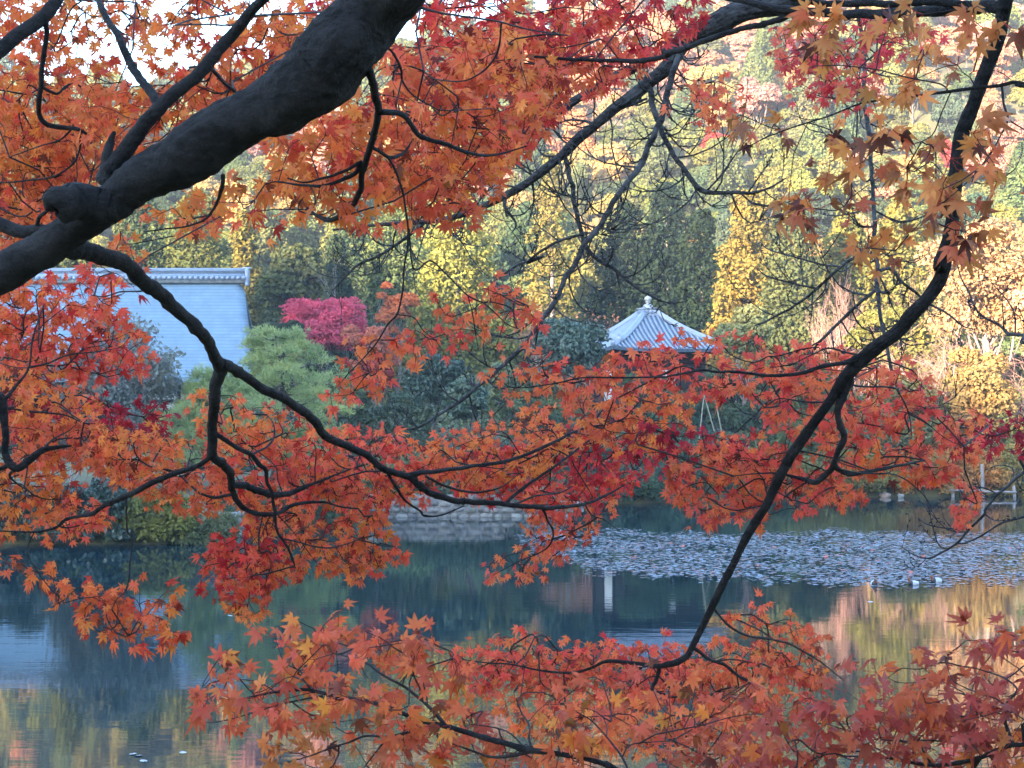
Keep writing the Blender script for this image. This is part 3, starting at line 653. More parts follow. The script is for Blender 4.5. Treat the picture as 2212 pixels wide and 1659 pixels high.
def pavilion():
    cx, d = (1400 - 1106) / F_PX * 150, 150.0
    g0 = gz(cx, d); root = empty('pavilion', (cx, d, g0), R(18))
    tag(root, 'small square pavilion with a grey tiled pyramid roof and an onion finial on top', 'pavilion')
    z = lambda v, dd=150.0: ztop(v, dd) - g0
    zt, ze, s, h0 = z(681), z(757, 148), 5.17, .62
    def surf(x, t, k=1.0):
        hh = h0 + (s - h0) * t
        zz = ze + (zt - ze) * ((1 - t) * (.62 + .38 * (1 - t))) + .17 * t * t * np.clip(np.abs(x) / hh, 0, 1) ** 3
        return -hh * k, zz
    rot = [np.array([[c, -s_, 0], [s_, c, 0], [0, 0, 1]]) for c, s_ in ((1, 0), (0, 1), (-1, 0), (0, -1))]
    roof, rib, hip = MB(), MB(), MB()
    ts = np.linspace(0, 1, 15); us = np.linspace(-1, 1, 25)
    for M in rot:
        hh = h0 + (s - h0) * ts[:, None]; X = us[None] * hh
        Y, Z = surf(X, np.broadcast_to(ts[:, None], X.shape)); Y = np.broadcast_to(Y, X.shape)
        top = np.stack([X, Y, Z], -1).reshape(-1, 3); n_ = 25
        i = np.arange(14)[:, None] * n_ + np.arange(24)[None]; Fq = np.stack([i, i + n_, i + n_ + 1, i + 1], -1).reshape(-1, 4)
        roof.add(top @ M.T, Fq); roof.add((top - [0, 0, .22]) @ M.T, Fq[:, ::-1])
        e = np.arange(24); a0 = 14 * n_
        V = np.vstack([top[a0:], top[a0:] - [0, 0, .22]]); roof.add(V @ M.T, np.stack([e, e + 25, e + 26, e + 1], -1))
        for x in np.arange(-s + .21, s, .42):
            t0 = max(0, (abs(x) - h0 + .12) / (s - h0))
            if t0 > .97: continue
            tt = np.linspace(t0, 1.0, 9); y_, z_ = surf(np.full(9, x), tt)
            P = np.stack([np.full(9, x), y_ - .03, z_ + .05], -1); P[-1, 1] -= .05
            rib.tube(P @ M.T, .095, 6)
        tt = np.linspace(.0, .80, 12); hh = h0 + (s - h0) * tt; _, z_ = surf(hh, tt)
        P = np.stack([-hh, -hh, z_ + .12], -1); hip.tube(P @ M.T, .23, 8); hip.tube((P + [0, 0, .20]) @ M.T, .13, 8)
        tt = np.linspace(.80, 1.0, 5); hh = h0 + (s - h0) * tt; _, z_ = surf(hh, tt)
        P = np.stack([-hh, -hh, z_ + .06], -1); hip.tube(P @ M.T, .17, 8)
        for t_, sz in ((.815, .26), (1.0, .20)):                     # ridge-end tiles
            hh1 = h0 + (s - h0) * t_; z1 = float(surf(np.array([hh1]), np.array([t_]))[1][0])
            A = np.array([[.707, .707, 0], [-.707, .707, 0], [0, 0, 1]])
            hip.box(np.array([-hh1, -hh1, z1 + .3]) @ M.T, (sz * .4, sz, sz * 1.1), M @ A.T, .05)
            hip.lathe(np.array([-hh1, -hh1, z1 + .3 + sz]) @ M.T, [(0.01, -.05), (sz * .55, 0), (sz * .3, .16), (.02, .3)], 8)
    rf = roof.build('roof', M_TILE, root); rib.build('tile_row', M_RIB, rf, True); hip.build('hip_ridge', M_RIB, rf, True)
    mb = MB(); zr = z(681)
    mb.box((0, 0, zr + .02), (.80, .80, .10), None, .02); mb.box((0, 0, zr + .30), (.66, .66, .18), None, .02); mb.box((0, 0, zr + .54), (.74, .74, .06), None, .02)
    for M in rot:
        for x in (-.36, 0, .36): mb.box(np.array([x, -.665, zr + .30]) @ M.T, (.13, .02, .10) if abs(M[0][0]) > .5 else (.02, .13, .10))
    mb.build('roof_base', M_RIB, root)
    mb = MB(); q = zr + .60
    mb.lathe((0, 0, q), [(.42, 0), (.43, .12), (.40, .22), (.28, .32), (.15, .36), (.13, .44), (.22, .50), (.24, .54), (.16, .58), (.20, .62), (.30, .72), (.31, .82), (.24, .93), (.10, 1.02), (.03, 1.10), (.0, 1.16)], 20)
    mb.build('finial', M_BRONZE, root, True)
    w_, zb = 3.5, 3.0
    mb = MB(); mb.box((0, 0, (zb + ze) / 2), (w_, w_, (ze - zb) / 2)); mb.build('wall', M_TIMBER, root)
    mb = MB(); mb.box((0, 0, zb / 2 - .5), (w_ + 1.1, w_ + 1.1, zb / 2 + .5), None, .08); mb.build('stone_base', M_STONE, root)
    for M in rot:
        for x in (-w_, -w_ / 3, w_ / 3):
            mb = MB(); mb.tube(np.array([[x, -w_ - .02, zb], [x, -w_ - .02, (zb + ze) / 2], [x, -w_ - .02, ze]]) @ M.T, .17, 10); mb.build('post', M_TIMBER, root, True)
        mb = MB()
        for zz, hh in ((ze - .3, .2), (ze - 1.3, .10), (zb + .9, .10), (zb + .12, .12)):
            A = np.array([0, -w_ - .06, zz]) @ M.T; mb.box(A, (w_ + .1, .06, hh) if abs(M[0][0]) > .5 else (.06, w_ + .1, hh))
        mb.build('beam', M_TIMBER, root)
        mb = MB()                                                    # rafters under the eaves
        for x in np.arange(-4.7, 4.8, .38):
            P = np.array([[x, -w_, ze + .02], [x, -s + .12, ze - .16 + .16 * (abs(x) / s) ** 3]]); mb.tube(P @ M.T, .06, 4)
        mb.build('rafter', M_TIMBER, root)
        mb = MB(); mb.box(np.array([0, -w_ - .035, (zb + ze) / 2]) @ M.T, (w_ / 3 - .2, .03, 1.6) if abs(M[0][0]) > .5 else (.03, w_ / 3 - .2, 1.6))
        pan = mb.build('white_panel', M_PLASTER, root)
pavilion()

def hall():
    d = 176.0; x1, x0 = (522 - 1106) / F_PX * d, -68.0
    root = empty('temple_hall', (x1, d, gz(x1, d)), 0); g0 = root.location.z
    tag(root, 'long temple hall with a big pale blue roof and a white tiled ridge', 'building')
    zr = ztop(606, d) - g0; ze = ztop(815, d - 12) - g0; L = x0 - x1
    na, nt_ = 60, 24; a = np.concatenate([np.linspace(0, .955, 26), np.linspace(.96, 1.0, 34)]); t = np.linspace(0, 1, nt_)
    def roof(sg):
        A, T = np.meshgrid(a, t); xr = .30 + 3.3 * T
        X = L + (xr - L) * A; e = np.clip((A - .972) / .028, 0, 1)
        Y = sg * 12.5 * T; Z = zr + (ze - zr) * (1 - (1 - T) ** 1.42) - 1.1 * e ** 2.4 * (.55 + .45 * (1 - T))
        return np.stack([X, Y, Z], -1).reshape(-1, 3)
    n_ = len(a); i = np.arange(nt_ - 1)[:, None] * n_ + np.arange(n_ - 1)[None]
    Fq = np.stack([i, i + n_, i + n_ + 1, i + 1], -1).reshape(-1, 4)
    mb = MB()
    for sg in (-1, 1):
        V = roof(sg); V[:, 0] -= (2.2 * (V[:, 1] / 12.5) if sg > 0 else 0); mb.add(V, Fq if sg < 0 else Fq[:, ::-1]); mb.add(V - [0, 0, .45], Fq[:, ::-1] if sg < 0 else Fq)
        ed = np.arange(nt_) * n_ + n_ - 1; E = np.vstack([V[ed], V[ed] - [0, 0, .45]]); k = np.arange(nt_ - 1)
        mb.add(E, np.stack([k, k + 1, k + nt_ + 1, k + nt_], -1))
        lo = (nt_ - 1) * n_ + np.arange(n_); E = np.vstack([V[lo], V[lo] - [0, 0, .45]]); k = np.arange(n_ - 1)
        mb.add(E, np.stack([k, k + 1, k + n_ + 1, k + n_], -1))
    rf = mb.build('roof', M_SHINGLE, root, True)
    xe = .35
    mb = MB(); mb.box(((L + xe) / 2, 0, zr - .05), ((xe - L) / 2, .62, .24)); mb.build('ridge_bed', M_STONE, rf)
    mb = MB()
    mb.box(((L + xe) / 2, 0, zr + .42), ((xe - L) / 2, .50, .24)); mb.box(((L + xe) / 2, 0, zr + .98), ((xe - L) / 2 + .1, .44, .10)); mb.box(((L + xe) / 2, 0, zr + 1.14), ((xe - L) / 2 + .35, .34, .09), None, .03)
    for x in np.arange(L, xe, .52):                                  # round end tiles along the ridge
        mb.tube([[x, -.40, zr + .28], [x, -.60, zr + .25], [x, -.80, zr + .21]], .20, 8)
    mb.build('ridge_tiles', M_RIB, rf)
    mb = MB(); mb.box(((L + xe) / 2, 0, zr + .77), ((xe - L) / 2, .42, .115)); mb.build('ridge_lattice', M_LATTICE, rf)
    mb = MB(); mb.box((xe + .18, 0, zr + .35), (.17, .60, .85), None, .06); mb.box((xe + .2, -.05, zr - .4), (.13, .72, .16), None, .05); mb.box((xe + .1, 0, zr + 1.22), (.42, .40, .10), None, .04)
    mb.build('ridge_end_tile', M_RIB, rf)
    wy = 9.0; xw = -.8
    mb = MB(); mb.box(((L + xw) / 2, 0, (ze + 1) / 2), ((xw - L) / 2, wy, (ze + 1) / 2))
    mb.add([[xw - .01, -wy, ze], [xw - .01, wy, ze], [xw - .01, 0, zr - 1.2]], np.array([[0, 1, 2]])); mb.build('wall', M_PLASTER, root)
    for i_, x in enumerate(np.arange(xw - .1, L, -3.6)):
        mb = MB(); mb.box((x, -wy - .06, ze / 2 + .4), (.17, .09, ze / 2 + .4), None, .02); mb.build('post', M_TIMBER, root)
        if i_ % 2 == 0:
            mb = MB(); mb.box((x - 1.8, -wy - .03, 4.0), (1.5, .05, 1.5), None, .01); wf = mb.build('window', M_WINDOW, root)
    mb = MB()
    for zz in (ze + .3, ze * .62, .9): mb.box(((L + xw) / 2, -wy - .05, zz), ((xw - L) / 2, .07, .15))
    mb.build('beam', M_TIMBER, root)
hall()

# ------------------------------------------------------------------ stone walls at the water
def stone_wall(name, label, p0, p1, z0, z1, seed):
    rg = np.random.default_rng(seed); p0, p1 = np.array(p0, float), np.array(p1, float)
    Ln = np.linalg.norm(p1 - p0); ax = (p1 - p0) / Ln; nrm = np.array([ax[1], -ax[0]])
    mb = MB(); z = z0; k = 5
    M = np.array([[ax[0], -nrm[0], 0], [ax[1], -nrm[1], 0], [0, 0, 1]])
    c = (p0 + p1) / 2; mb.box((c[0], c[1], (z0 + z1) / 2 - .06), (Ln / 2, .28, (z1 - z0) / 2), M)
    while z < z1 - .05:
        h = min(rg.uniform(.28, .46), z1 - z + .08); x = rg.uniform(-.3, 0)
        while x < Ln:
            w_ = rg.uniform(.35, .85); a = np.linspace(-1, 1, k); A, B = np.meshgrid(a, a)
            rr = 1 - .16 * (np.abs(A) * np.abs(B)) ** 2
            bul = .15 * (1 - A ** 4) * (1 - B ** 4) + rg.normal(size=A.shape) * .018
            sx = x + w_ / 2 + A * w_ * .47 * rr + rg.normal() * .02; sz = z + h / 2 + B * h * .46 * rr + rg.normal() * .03 + .03 * A * rg.normal()
            P = p0[None, None] + ax * sx[..., None] + nrm * (.26 + bul)[..., None]
            V = np.concatenate([P, sz[..., None]], -1).reshape(-1, 3); i = np.arange(k - 1)[:, None] * k + np.arange(k - 1)[None]
            g = rg.uniform(.7, 1.35)
            mb.add(V, np.stack([i, i + 1, i + k + 1, i + k], -1).reshape(-1, 4), (g, g * rg.uniform(.95, 1.02), g * rg.uniform(.88, 1.0)))
            x += w_
        z += h
    o = mb.build(name, M_WALLST, None, True, True); tag(o, label, 'wall')
m, n, l, b, o = new_mat('rubble_stone')
a_ = n.new('ShaderNodeAttribute'); a_.attribute_name = 'tint'
t = noise(n, l, 3.5, 6, coord(n)); r = ramp(n, l, t.outputs[0], [(.3, (.10, .10, .095)), (.55, (.20, .195, .19)), (.75, (.10, .12, .085))])
l.new(mixc(n, l, r.outputs[0], a_.outputs['Color'], 1.0, 'MULTIPLY'), b.inputs['Base Color']); b.inputs['Roughness'].default_value = .9
bump(n, l, t.outputs[0], .7, .04, b); M_WALLST = m
stone_wall('stone_wall', 'rough grey stone wall along the water in the middle of the far bank', (-8.4, 107.0), (3.0, 107.0), -.6, 1.40, 1)
stone_wall('stone_wall', 'short pale stone wall at the water on the left bank', (-14.9, 89.5), (-13.0, 96.0), -.6, 1.15, 2)

# ------------------------------------------------------------------ bamboo poles, fence, stone
M_BAMBOO = plain('bamboo', (.25, .25, .18), .5, .2, 3)
M_GREYWOOD = plain('weathered_wood', (.28, .25, .24), .85, .2, 5)
def pole(label, a, b_, d0, d1):
    A, B = at(*a, d0), at(*b_, d1); B[2] = gz(B[0], B[1]) - .15
    base = empty('bamboo_pole', B); tag(base, label, 'pole', 'bamboo support poles'); mb = MB()
    k = 12; t = np.linspace(0, 1, k)[:, None]; P = (A - B) * t
    mb.tube(P, .05 - .012 * t[:, 0], 8); mb.build('cane', M_BAMBOO, base, True); mb = MB()
    for i in range(1, k - 1): mb.tube([P[i] - (A - B) * .004, P[i], P[i] + (A - B) * .004], .058, 8)
    mb.build('node_ring', M_BAMBOO, base)
pole('leaning bamboo pole, left leg of the crossed pair right of the pavilion', (1524, 822), (1500, 940), 134.0, 133.0)
pole('leaning bamboo pole, right leg of the crossed pair right of the pavilion', (1519, 845), (1572, 945), 134.2, 133.4)
pole('slim bamboo pole standing right of the crossed pair', (1538, 828), (1580, 940), 134.6, 133.8)
def fence():
    d = 133.2; x_, _ = xz(2121, 1000, d); root = empty('wooden_fence', (x_, d, 0)); tag(root, 'grey wooden rail fence standing in the water at the right bank', 'fence')
    for u, vt, wd in ((2121, 1004, .15), (2057, 1049, .13), (2190, 1050, .13)):
        x, zt = xz(u, vt, d); mb = MB(); P = np.array([[x - x_ + .1, 0, -1.0], [x - x_ + .03, 0, zt * .5], [x - x_, 0, zt]]); mb.tube(P, [wd, wd * .95, wd * .85], 9, knob=.05); mb.build('post', M_GREYWOOD, root, True)
    for (ua, va), (ub, vb) in (((2052, 1059), (2120, 1060)), ((2120, 1062), (2196, 1063))):
        xa, za = xz(ua, va, d - .2); xb, zb = xz(ub, vb, d - .2); mb = MB()
        mb.tube(np.array([[xa - x_, -.16, za], [(xa + xb) / 2 - x_, -.17, (za + zb) / 2 + .01], [xb - x_, -.16, zb]]), .085, 8, knob=.04); mb.build('rail', M_GREYWOOD, root, True)
fence()
M_PINKST = plain('pinkish_stone', (.42, .32, .27), .85, .2, 3)
for lab, u, v, d, s_, mt in (('pale pinkish stone at the water edge left of the fence', 1912, 1066, 133.0, .42, M_PINKST), ('small grey stone at the water below the orange-tinged shrub', 1945, 1070, 132.6, .25, M_STONE), ('grey boulder at the right end of the stone wall', 1240, 1085, 119.0, .6, M_STONE)):
    rg = np.random.default_rng(int(u)); mb = MB(); n1_, n2_ = 9, 14
    th = np.linspace(0, np.pi, n1_); ph = np.arange(n2_) * 2 * np.pi / n2_
    V = np.stack([np.outer(np.sin(th), np.cos(ph)), np.outer(np.sin(th), np.sin(ph)) * .8, np.outer(np.cos(th), np.ones(n2_)) * .75], -1) * s_
    V *= 1 + .13 * np.sin(V[..., :1] / s_ * 5 + u) + .1 * np.sin(V[..., 2:] / s_ * 6)
    mb.add(V.reshape(-1, 3), ringfaces(n1_, n2_)); o = mb.build('stone', mt, None, True); x, z_ = xz(u, v, d); o.location = (x, d, .12); tag(o, lab, 'stone')

# ------------------------------------------------------------------ ducks
m, n, l, b, o = new_mat('duck_feathers')
a_ = n.new('ShaderNodeAttribute'); a_.attribute_name = 'tint'; l.new(a_.outputs['Color'], b.inputs['Base Color']); b.inputs['Roughness'].default_value = .6; M_DUCK = m
def duck(label, u, v, rz, sc):
    d = CAM_H / ((v - HOR) / F_PX); p = at(u, v, d)
    K = np.array([[-.25, .075, .012], [-.22, .068, .035], [-.17, .06, .075], [-.08, .055, .105], [.02, .055, .115], [.10, .06, .105], [.15, .085, .078], [.172, .13, .050], [.182, .175, .047], [.195, .205, .050], [.222, .213, .044], [.248, .203, .028], [.272, .195, .018], [.30, .188, .012]])
    S = spline(np.stack([K[:, 0], np.zeros(len(K)), K[:, 1], K[:, 2]], -1), .02); V, F = tube(S[:, :3], S[:, 3], 14)
    rid = np.minimum(np.arange(len(V)) // 14, len(S) - 1); x, z = S[rid, 0], S[rid, 2]
    c = np.tile([.46, .48, .51], (len(V), 1)); c[x < -.17] = (.03, .03, .035); c[(x > .085)] = (.025, .022, .022)
    c[(z > .118) & (x > .1)] = (.20, .055, .025); c[x > .245] = (.10, .11, .13)
    o = obj('duck', mesh_data('duck', V, F, M_DUCK, True, col=c)); o.location = (p[0], p[1], -.012); o.rotation_euler = (0, 0, rz); o.scale = (sc,) * 3
    tag(o, label, 'duck', 'ducks swimming by the lily pads')
    for s in (-1, 1):
        mb = MB(); mb.lathe((0, 0, 0), [(.0, -.007), (.006, -.004), (.007, 0), (.006, .004), (0, .007)], 8); e = mb.build('eye', plain('duck_eye', (.12, .02, .01), .2, .1), o, True); e.location = (.222, s * .037, .222)
duck('duck with black breast and chestnut head turned towards the camera, leftmost of three', 1888, 1263, R(-85), 1.05)
duck('white-sided duck facing left, middle one of three', 1974, 1262, R(188), .95)
duck('white-sided duck facing left, rightmost of three, nearest the orange reflection', 2023, 1257, R(195), 1.05)

# ------------------------------------------------------------------ lily pads and floating leaves
m, n, l, b, o = new_mat('lily_pad')
a_ = n.new('ShaderNodeAttribute'); a_.attribute_name = 'tint'; l.new(a_.outputs['Color'], b.inputs['Base Color']); b.inputs['Roughness'].default_value = .5; b.inputs['Specular IOR Level'].default_value = .5; M_PAD = m
PADC = np.array([(.125, .155, .20), (.15, .175, .22), (.09, .115, .12), (.14, .14, .17), (.20, .11, .10), (.36, .08, .05)])  # bluish pad tones have the sheen of the sky put into the colour
def pad_shape(rg, r, tilt):
    k = 11; a = .25 + np.arange(k) / (k - 1) * (2 * np.pi - .5); c = rg.random() * 6.28
    rr = r * (1 + .07 * np.sin(a * 3 + c)); V = np.stack([rr * np.cos(a + c), rr * np.sin(a + c), r * .05 * np.abs(np.sin(a * 1.5 + c))], -1)
    V = np.vstack([[0, 0, 0], V]); ax = rg.random() * 6.28; V[:, 2] += tilt * (V[:, 0] * np.cos(ax) + V[:, 1] * np.sin(ax))
    V[:, 2] -= V[:, 2].min(); j = np.arange(1, k); return V, np.stack([np.zeros(k - 1, int), j, j + 1], -1)
def pads():
    rg = np.random.default_rng(3); pts = []
    ub = [1040, 1120, 1200, 1300, 1480, 1650, 1900, 2212, 2500]; vb = [1156, 1178, 1222, 1246, 1254, 1259, 1270, 1266, 1268]
    while len(pts) < 26000:
        y = rg.uniform(61, 97); x = rg.uniform(-3, 34); u = 1106 + x / y * F_PX; v = HOR + CAM_H / y * F_PX
        vt = 1147 + 5 * math.sin(u * .013) + 3 * math.sin(u * .041); e = np.interp(u, ub, vb) + 5 * math.sin(u * .05) + 3 * math.sin(u * .13)
        if not (vt < v < e and u > 1060): continue
        dens = .80 - .62 * math.exp(-((u - 1060) / 130) ** 2) + .45 * (math.sin(x * .9 + 1.3 * math.sin(y * .35)) * math.sin(y * .5 + x * .21)) - .25 * (v > e - 10) - .12 * (u < 1700)
        em = min(v - vt, e - v)
        if em < 9: dens *= .25 + .75 * em / 9 * (.5 + .5 * math.sin(u * .09 + v * .7))
        if rg.random() > dens: continue
        pts.append((x, y))
    pts = np.array(pts); o_ = np.argsort(pts[:, 1]); pts = pts[o_]
    protos = []
    for i in range(14):
        V, F = pad_shape(rg, 1.0, abs(rg.normal()) * .03); c = PADC[rg.choice(6, p=(.3, .25, .18, .15, .08, .04))]
        protos.append(mesh_data('lily_pad', V, F, M_PAD, col=np.tile(c, (len(V), 1))))
    for i in range(300):
        o = obj('lily_pad', protos[i % 14]); r = rg.uniform(.06, .125); o.location = (*pts[i], .006 + .012 * rg.random()); o.scale = (r,) * 3; o.rotation_euler = (0, 0, rg.random() * 6.28)
        tag(o, 'glossy grey-green lily pad at the near edge of the floating carpet', 'lily pad', 'lily pads along the near edge of the carpet')
    mb = MB()
    for x, y in pts[300:]:
        V, F = pad_shape(rg, rg.uniform(.045, .11), abs(rg.normal()) * .03 + (.4 if rg.random() < .03 else 0)); mb.add(V + [x, y, .006 + .02 * rg.random()], F, PADC[rg.choice(6, p=(.3, .25, .18, .13, .08, .06))] * rg.uniform(.8, 1.25))
    tag(mb.build('lily_pads', M_PAD, None, False, True), 'carpet of grey-green lily pads with fallen red leaves on the pond', 'lily pads', None, 'stuff')
pads()
def floating():
    rg = np.random.default_rng(8)
    for u, v in ((287, 1627), (300, 1630), (310, 1642), (395, 1624), (498, 1330), (1880, 1300), (700, 1228)):
        d = CAM_H / ((v - HOR) / F_PX); p = at(u, v, d); V, F = pad_shape(rg, .035 + .0010 * d, .12)
        o = obj('floating_leaf', mesh_data('floating_leaf', V, F, M_PAD, col=np.tile((.34, .36, .38), (len(V), 1)))); o.location = (p[0], p[1], .006)
        tag(o, 'pale fallen leaf floating alone on the open water', 'leaf', 'pale leaves floating on the open water')
floating()
# ------------------------------------------------------------------ foreground boughs
# branch runs are traced as (x, y, width) in 1400 x 1050 windows of the 4000 x 3000 picture, enlarged to 2212
WIN = dict(A=(0, 0), B=(1300, 0), C=(2600, 0), D=(0, 950), E=(1300, 950), F=(2600, 950), G=(0, 1950), H=(1300, 1950), I=(2600, 1950))
KS = 1400 / 2212 * .553
def parse(s):
    out, w_ = [], None
    for tok in s.replace('|', ' ').split():
        if tok in WIN: ox, oy = WIN[tok]; continue
        q = [float(a) for a in tok.split(',')]
        w_ = q[2] if len(q) > 2 else np.nan
        out.append((ox * .553 + q[0] * KS, oy * .553 + q[1] * KS, w_ * KS))
    a = np.array(out); i = np.arange(len(a)); ok = ~np.isnan(a[:, 2]); a[:, 2] = np.interp(i, i[ok], a[ok, 2]); return a
class Tree:
    def __init__(s, name, label, base, bark):
        s.root = empty(name, base); tag(s.root, label, 'tree'); s.base = np.array(base, float); s.bark = bark; s.ch = {}; s.sk = []; s.nb = 0
    def chain(s, cid, parent, d0, d1, spec, pre=None, name=None, knob=.05, world=None, step=None):
        a = parse(spec); Lc = np.r_[0, np.cumsum(np.hypot(*np.diff(a[:, :2], axis=0).T))]; f = Lc / Lc[-1]
        if parent:
            q = s.ch[parent]; k = np.argmin(np.hypot(q['uv'][:, 0] - a[0, 0], q['uv'][:, 1] - a[0, 1])); dd = q['P'][k, 1] + (d1 or 0) * f
            rg_ = np.random.default_rng(len(s.ch)); dd = dd + .05 * np.sin(f * 9 + rg_.random() * 6) * min(1, Lc[-1] / 300) * f
        else: dd = d0 + (d1 - d0) * f
        P = at(a[:, 0], a[:, 1], dd); r = a[:, 2] / 2 / F_PX * dd
        X = np.column_stack([P, r])
        if pre is not None: X = np.vstack([np.array(pre, float), X])
        rm = np.median(X[:, 3]); S = spline(X, step or max(.012, min(.05, rm * 1.1)))
        if parent is None and world is None: pass
        uvS = s.proj(S); s.ch[cid] = dict(P=S, uv=uvS)
        big = X[:, 3].max()
        n = 84 if big > .06 else (14 if big > .02 else (9 if big > .008 else 6))
        rg2 = np.random.default_rng(len(s.ch) * 31 + 7)
        if big < .06:                                   # small kinks and swollen buds along thinner wood
            S = S.copy(); k = np.convolve(rg2.normal(size=len(S) + 4), np.ones(5) / 5, 'valid')
            S[:, 0] += k * S[:, 3] * .35; S[:, 2] += np.roll(k, 3) * S[:, 3] * .35
            S[:, 3] *= 1 + .22 * np.clip(rg2.normal(size=len(S)) - 1.1, 0, 1.3) + .05 * k
        V, F = tube(S[:, :3], S[:, 3], n, True, knob, len(s.ch))
        if big > .06:                                   # furrowed, lumpy bark on the heavy limb
            from mathutils import noise as mn
            m_ = len(S); ax = np.repeat(S[:, :3], n, 0); body = V[:m_ * n]; out = unit(body - ax); tn = unit(np.repeat(np.gradient(S[:, :3], axis=0), n, 0)); rr_ = np.repeat(S[:, 3], n)
            al = (body * tn).sum(1)[:, None] * tn; q1 = body * 9.0; q2 = (body - al) * 42 + al * 15; q3 = (body - al) * 30 + al * 95
            h = np.array([.17 * mn.noise(Vector(a)) + .060 * abs(mn.noise(Vector(b_))) * 2 + .05 * mn.noise(Vector(c_)) for a, b_, c_ in zip(q1, q2, q3)])
            V = V.copy(); V[:m_ * n] = body + out * (h * np.minimum(rr_, .13))[:, None]
        nm = name or ('branch' if big > .006 else 'twig')
        obj(nm, mesh_data(nm, V - s.base, F, s.bark if big > .006 else M_TWIG if s.bark is M_BARK else s.bark, True), s.root)
        thin = S[S[:, 3] < .035]; s.sk.append(thin[::2] if len(thin) > 6 else thin)
    def proj(s, S):
        rel = S[:, :3] - CAM; c, sn = math.cos(PITCH), math.sin(PITCH)
        dep = np.maximum(.05, rel[:, 1] * c + rel[:, 2] * sn); up = -rel[:, 1] * sn + rel[:, 2] * c
        return np.stack([1106 + rel[:, 0] / dep * F_PX, 829.5 - up / dep * F_PX], -1)
    def runs(s, txt):
        for ln in txt.strip().splitlines():
            cid, par, dd, spec = ln.split(None, 3); s.chain(cid, par, None, float(dd), spec)
T1 = Tree('maple_tree', 'big old maple whose thick dark limb slants across the upper left', (1.5, -.5, gz(1.5, -.5)), M_BARK)
T1.chain('limb', None, 4.5, 5.2, 'A 2620,-330,430 2100,300,450 1990,425,455 1870,535,405 1720,640,385 1570,700,340 1400,805,335 1230,910,352 1110,980,325 990,1040,300 870,1110,275 760,1190,255 600,1310,240 430,1420,230 250,1560,222 0,1690,230 -200,1790,225 -500,1900,200',
         pre=[(1.5, -.5, 4.2, .24), (1.46, .3, 6.0, .21), (1.2, 1.5, 7.5, .20), (.6, 3.3, 7.9, .19)], name='trunk', knob=.0, step=.016)
T1.chain('stub', 'limb', None, -.12, 'A 800,1270,120 720,1275,170 640,1275,205 540,1265,225 460,1260,228 400,1258,210 355,1256,190 335,1255,165 330,1255,110 342,1255,30', name='cut_stub', knob=.0, step=.010)
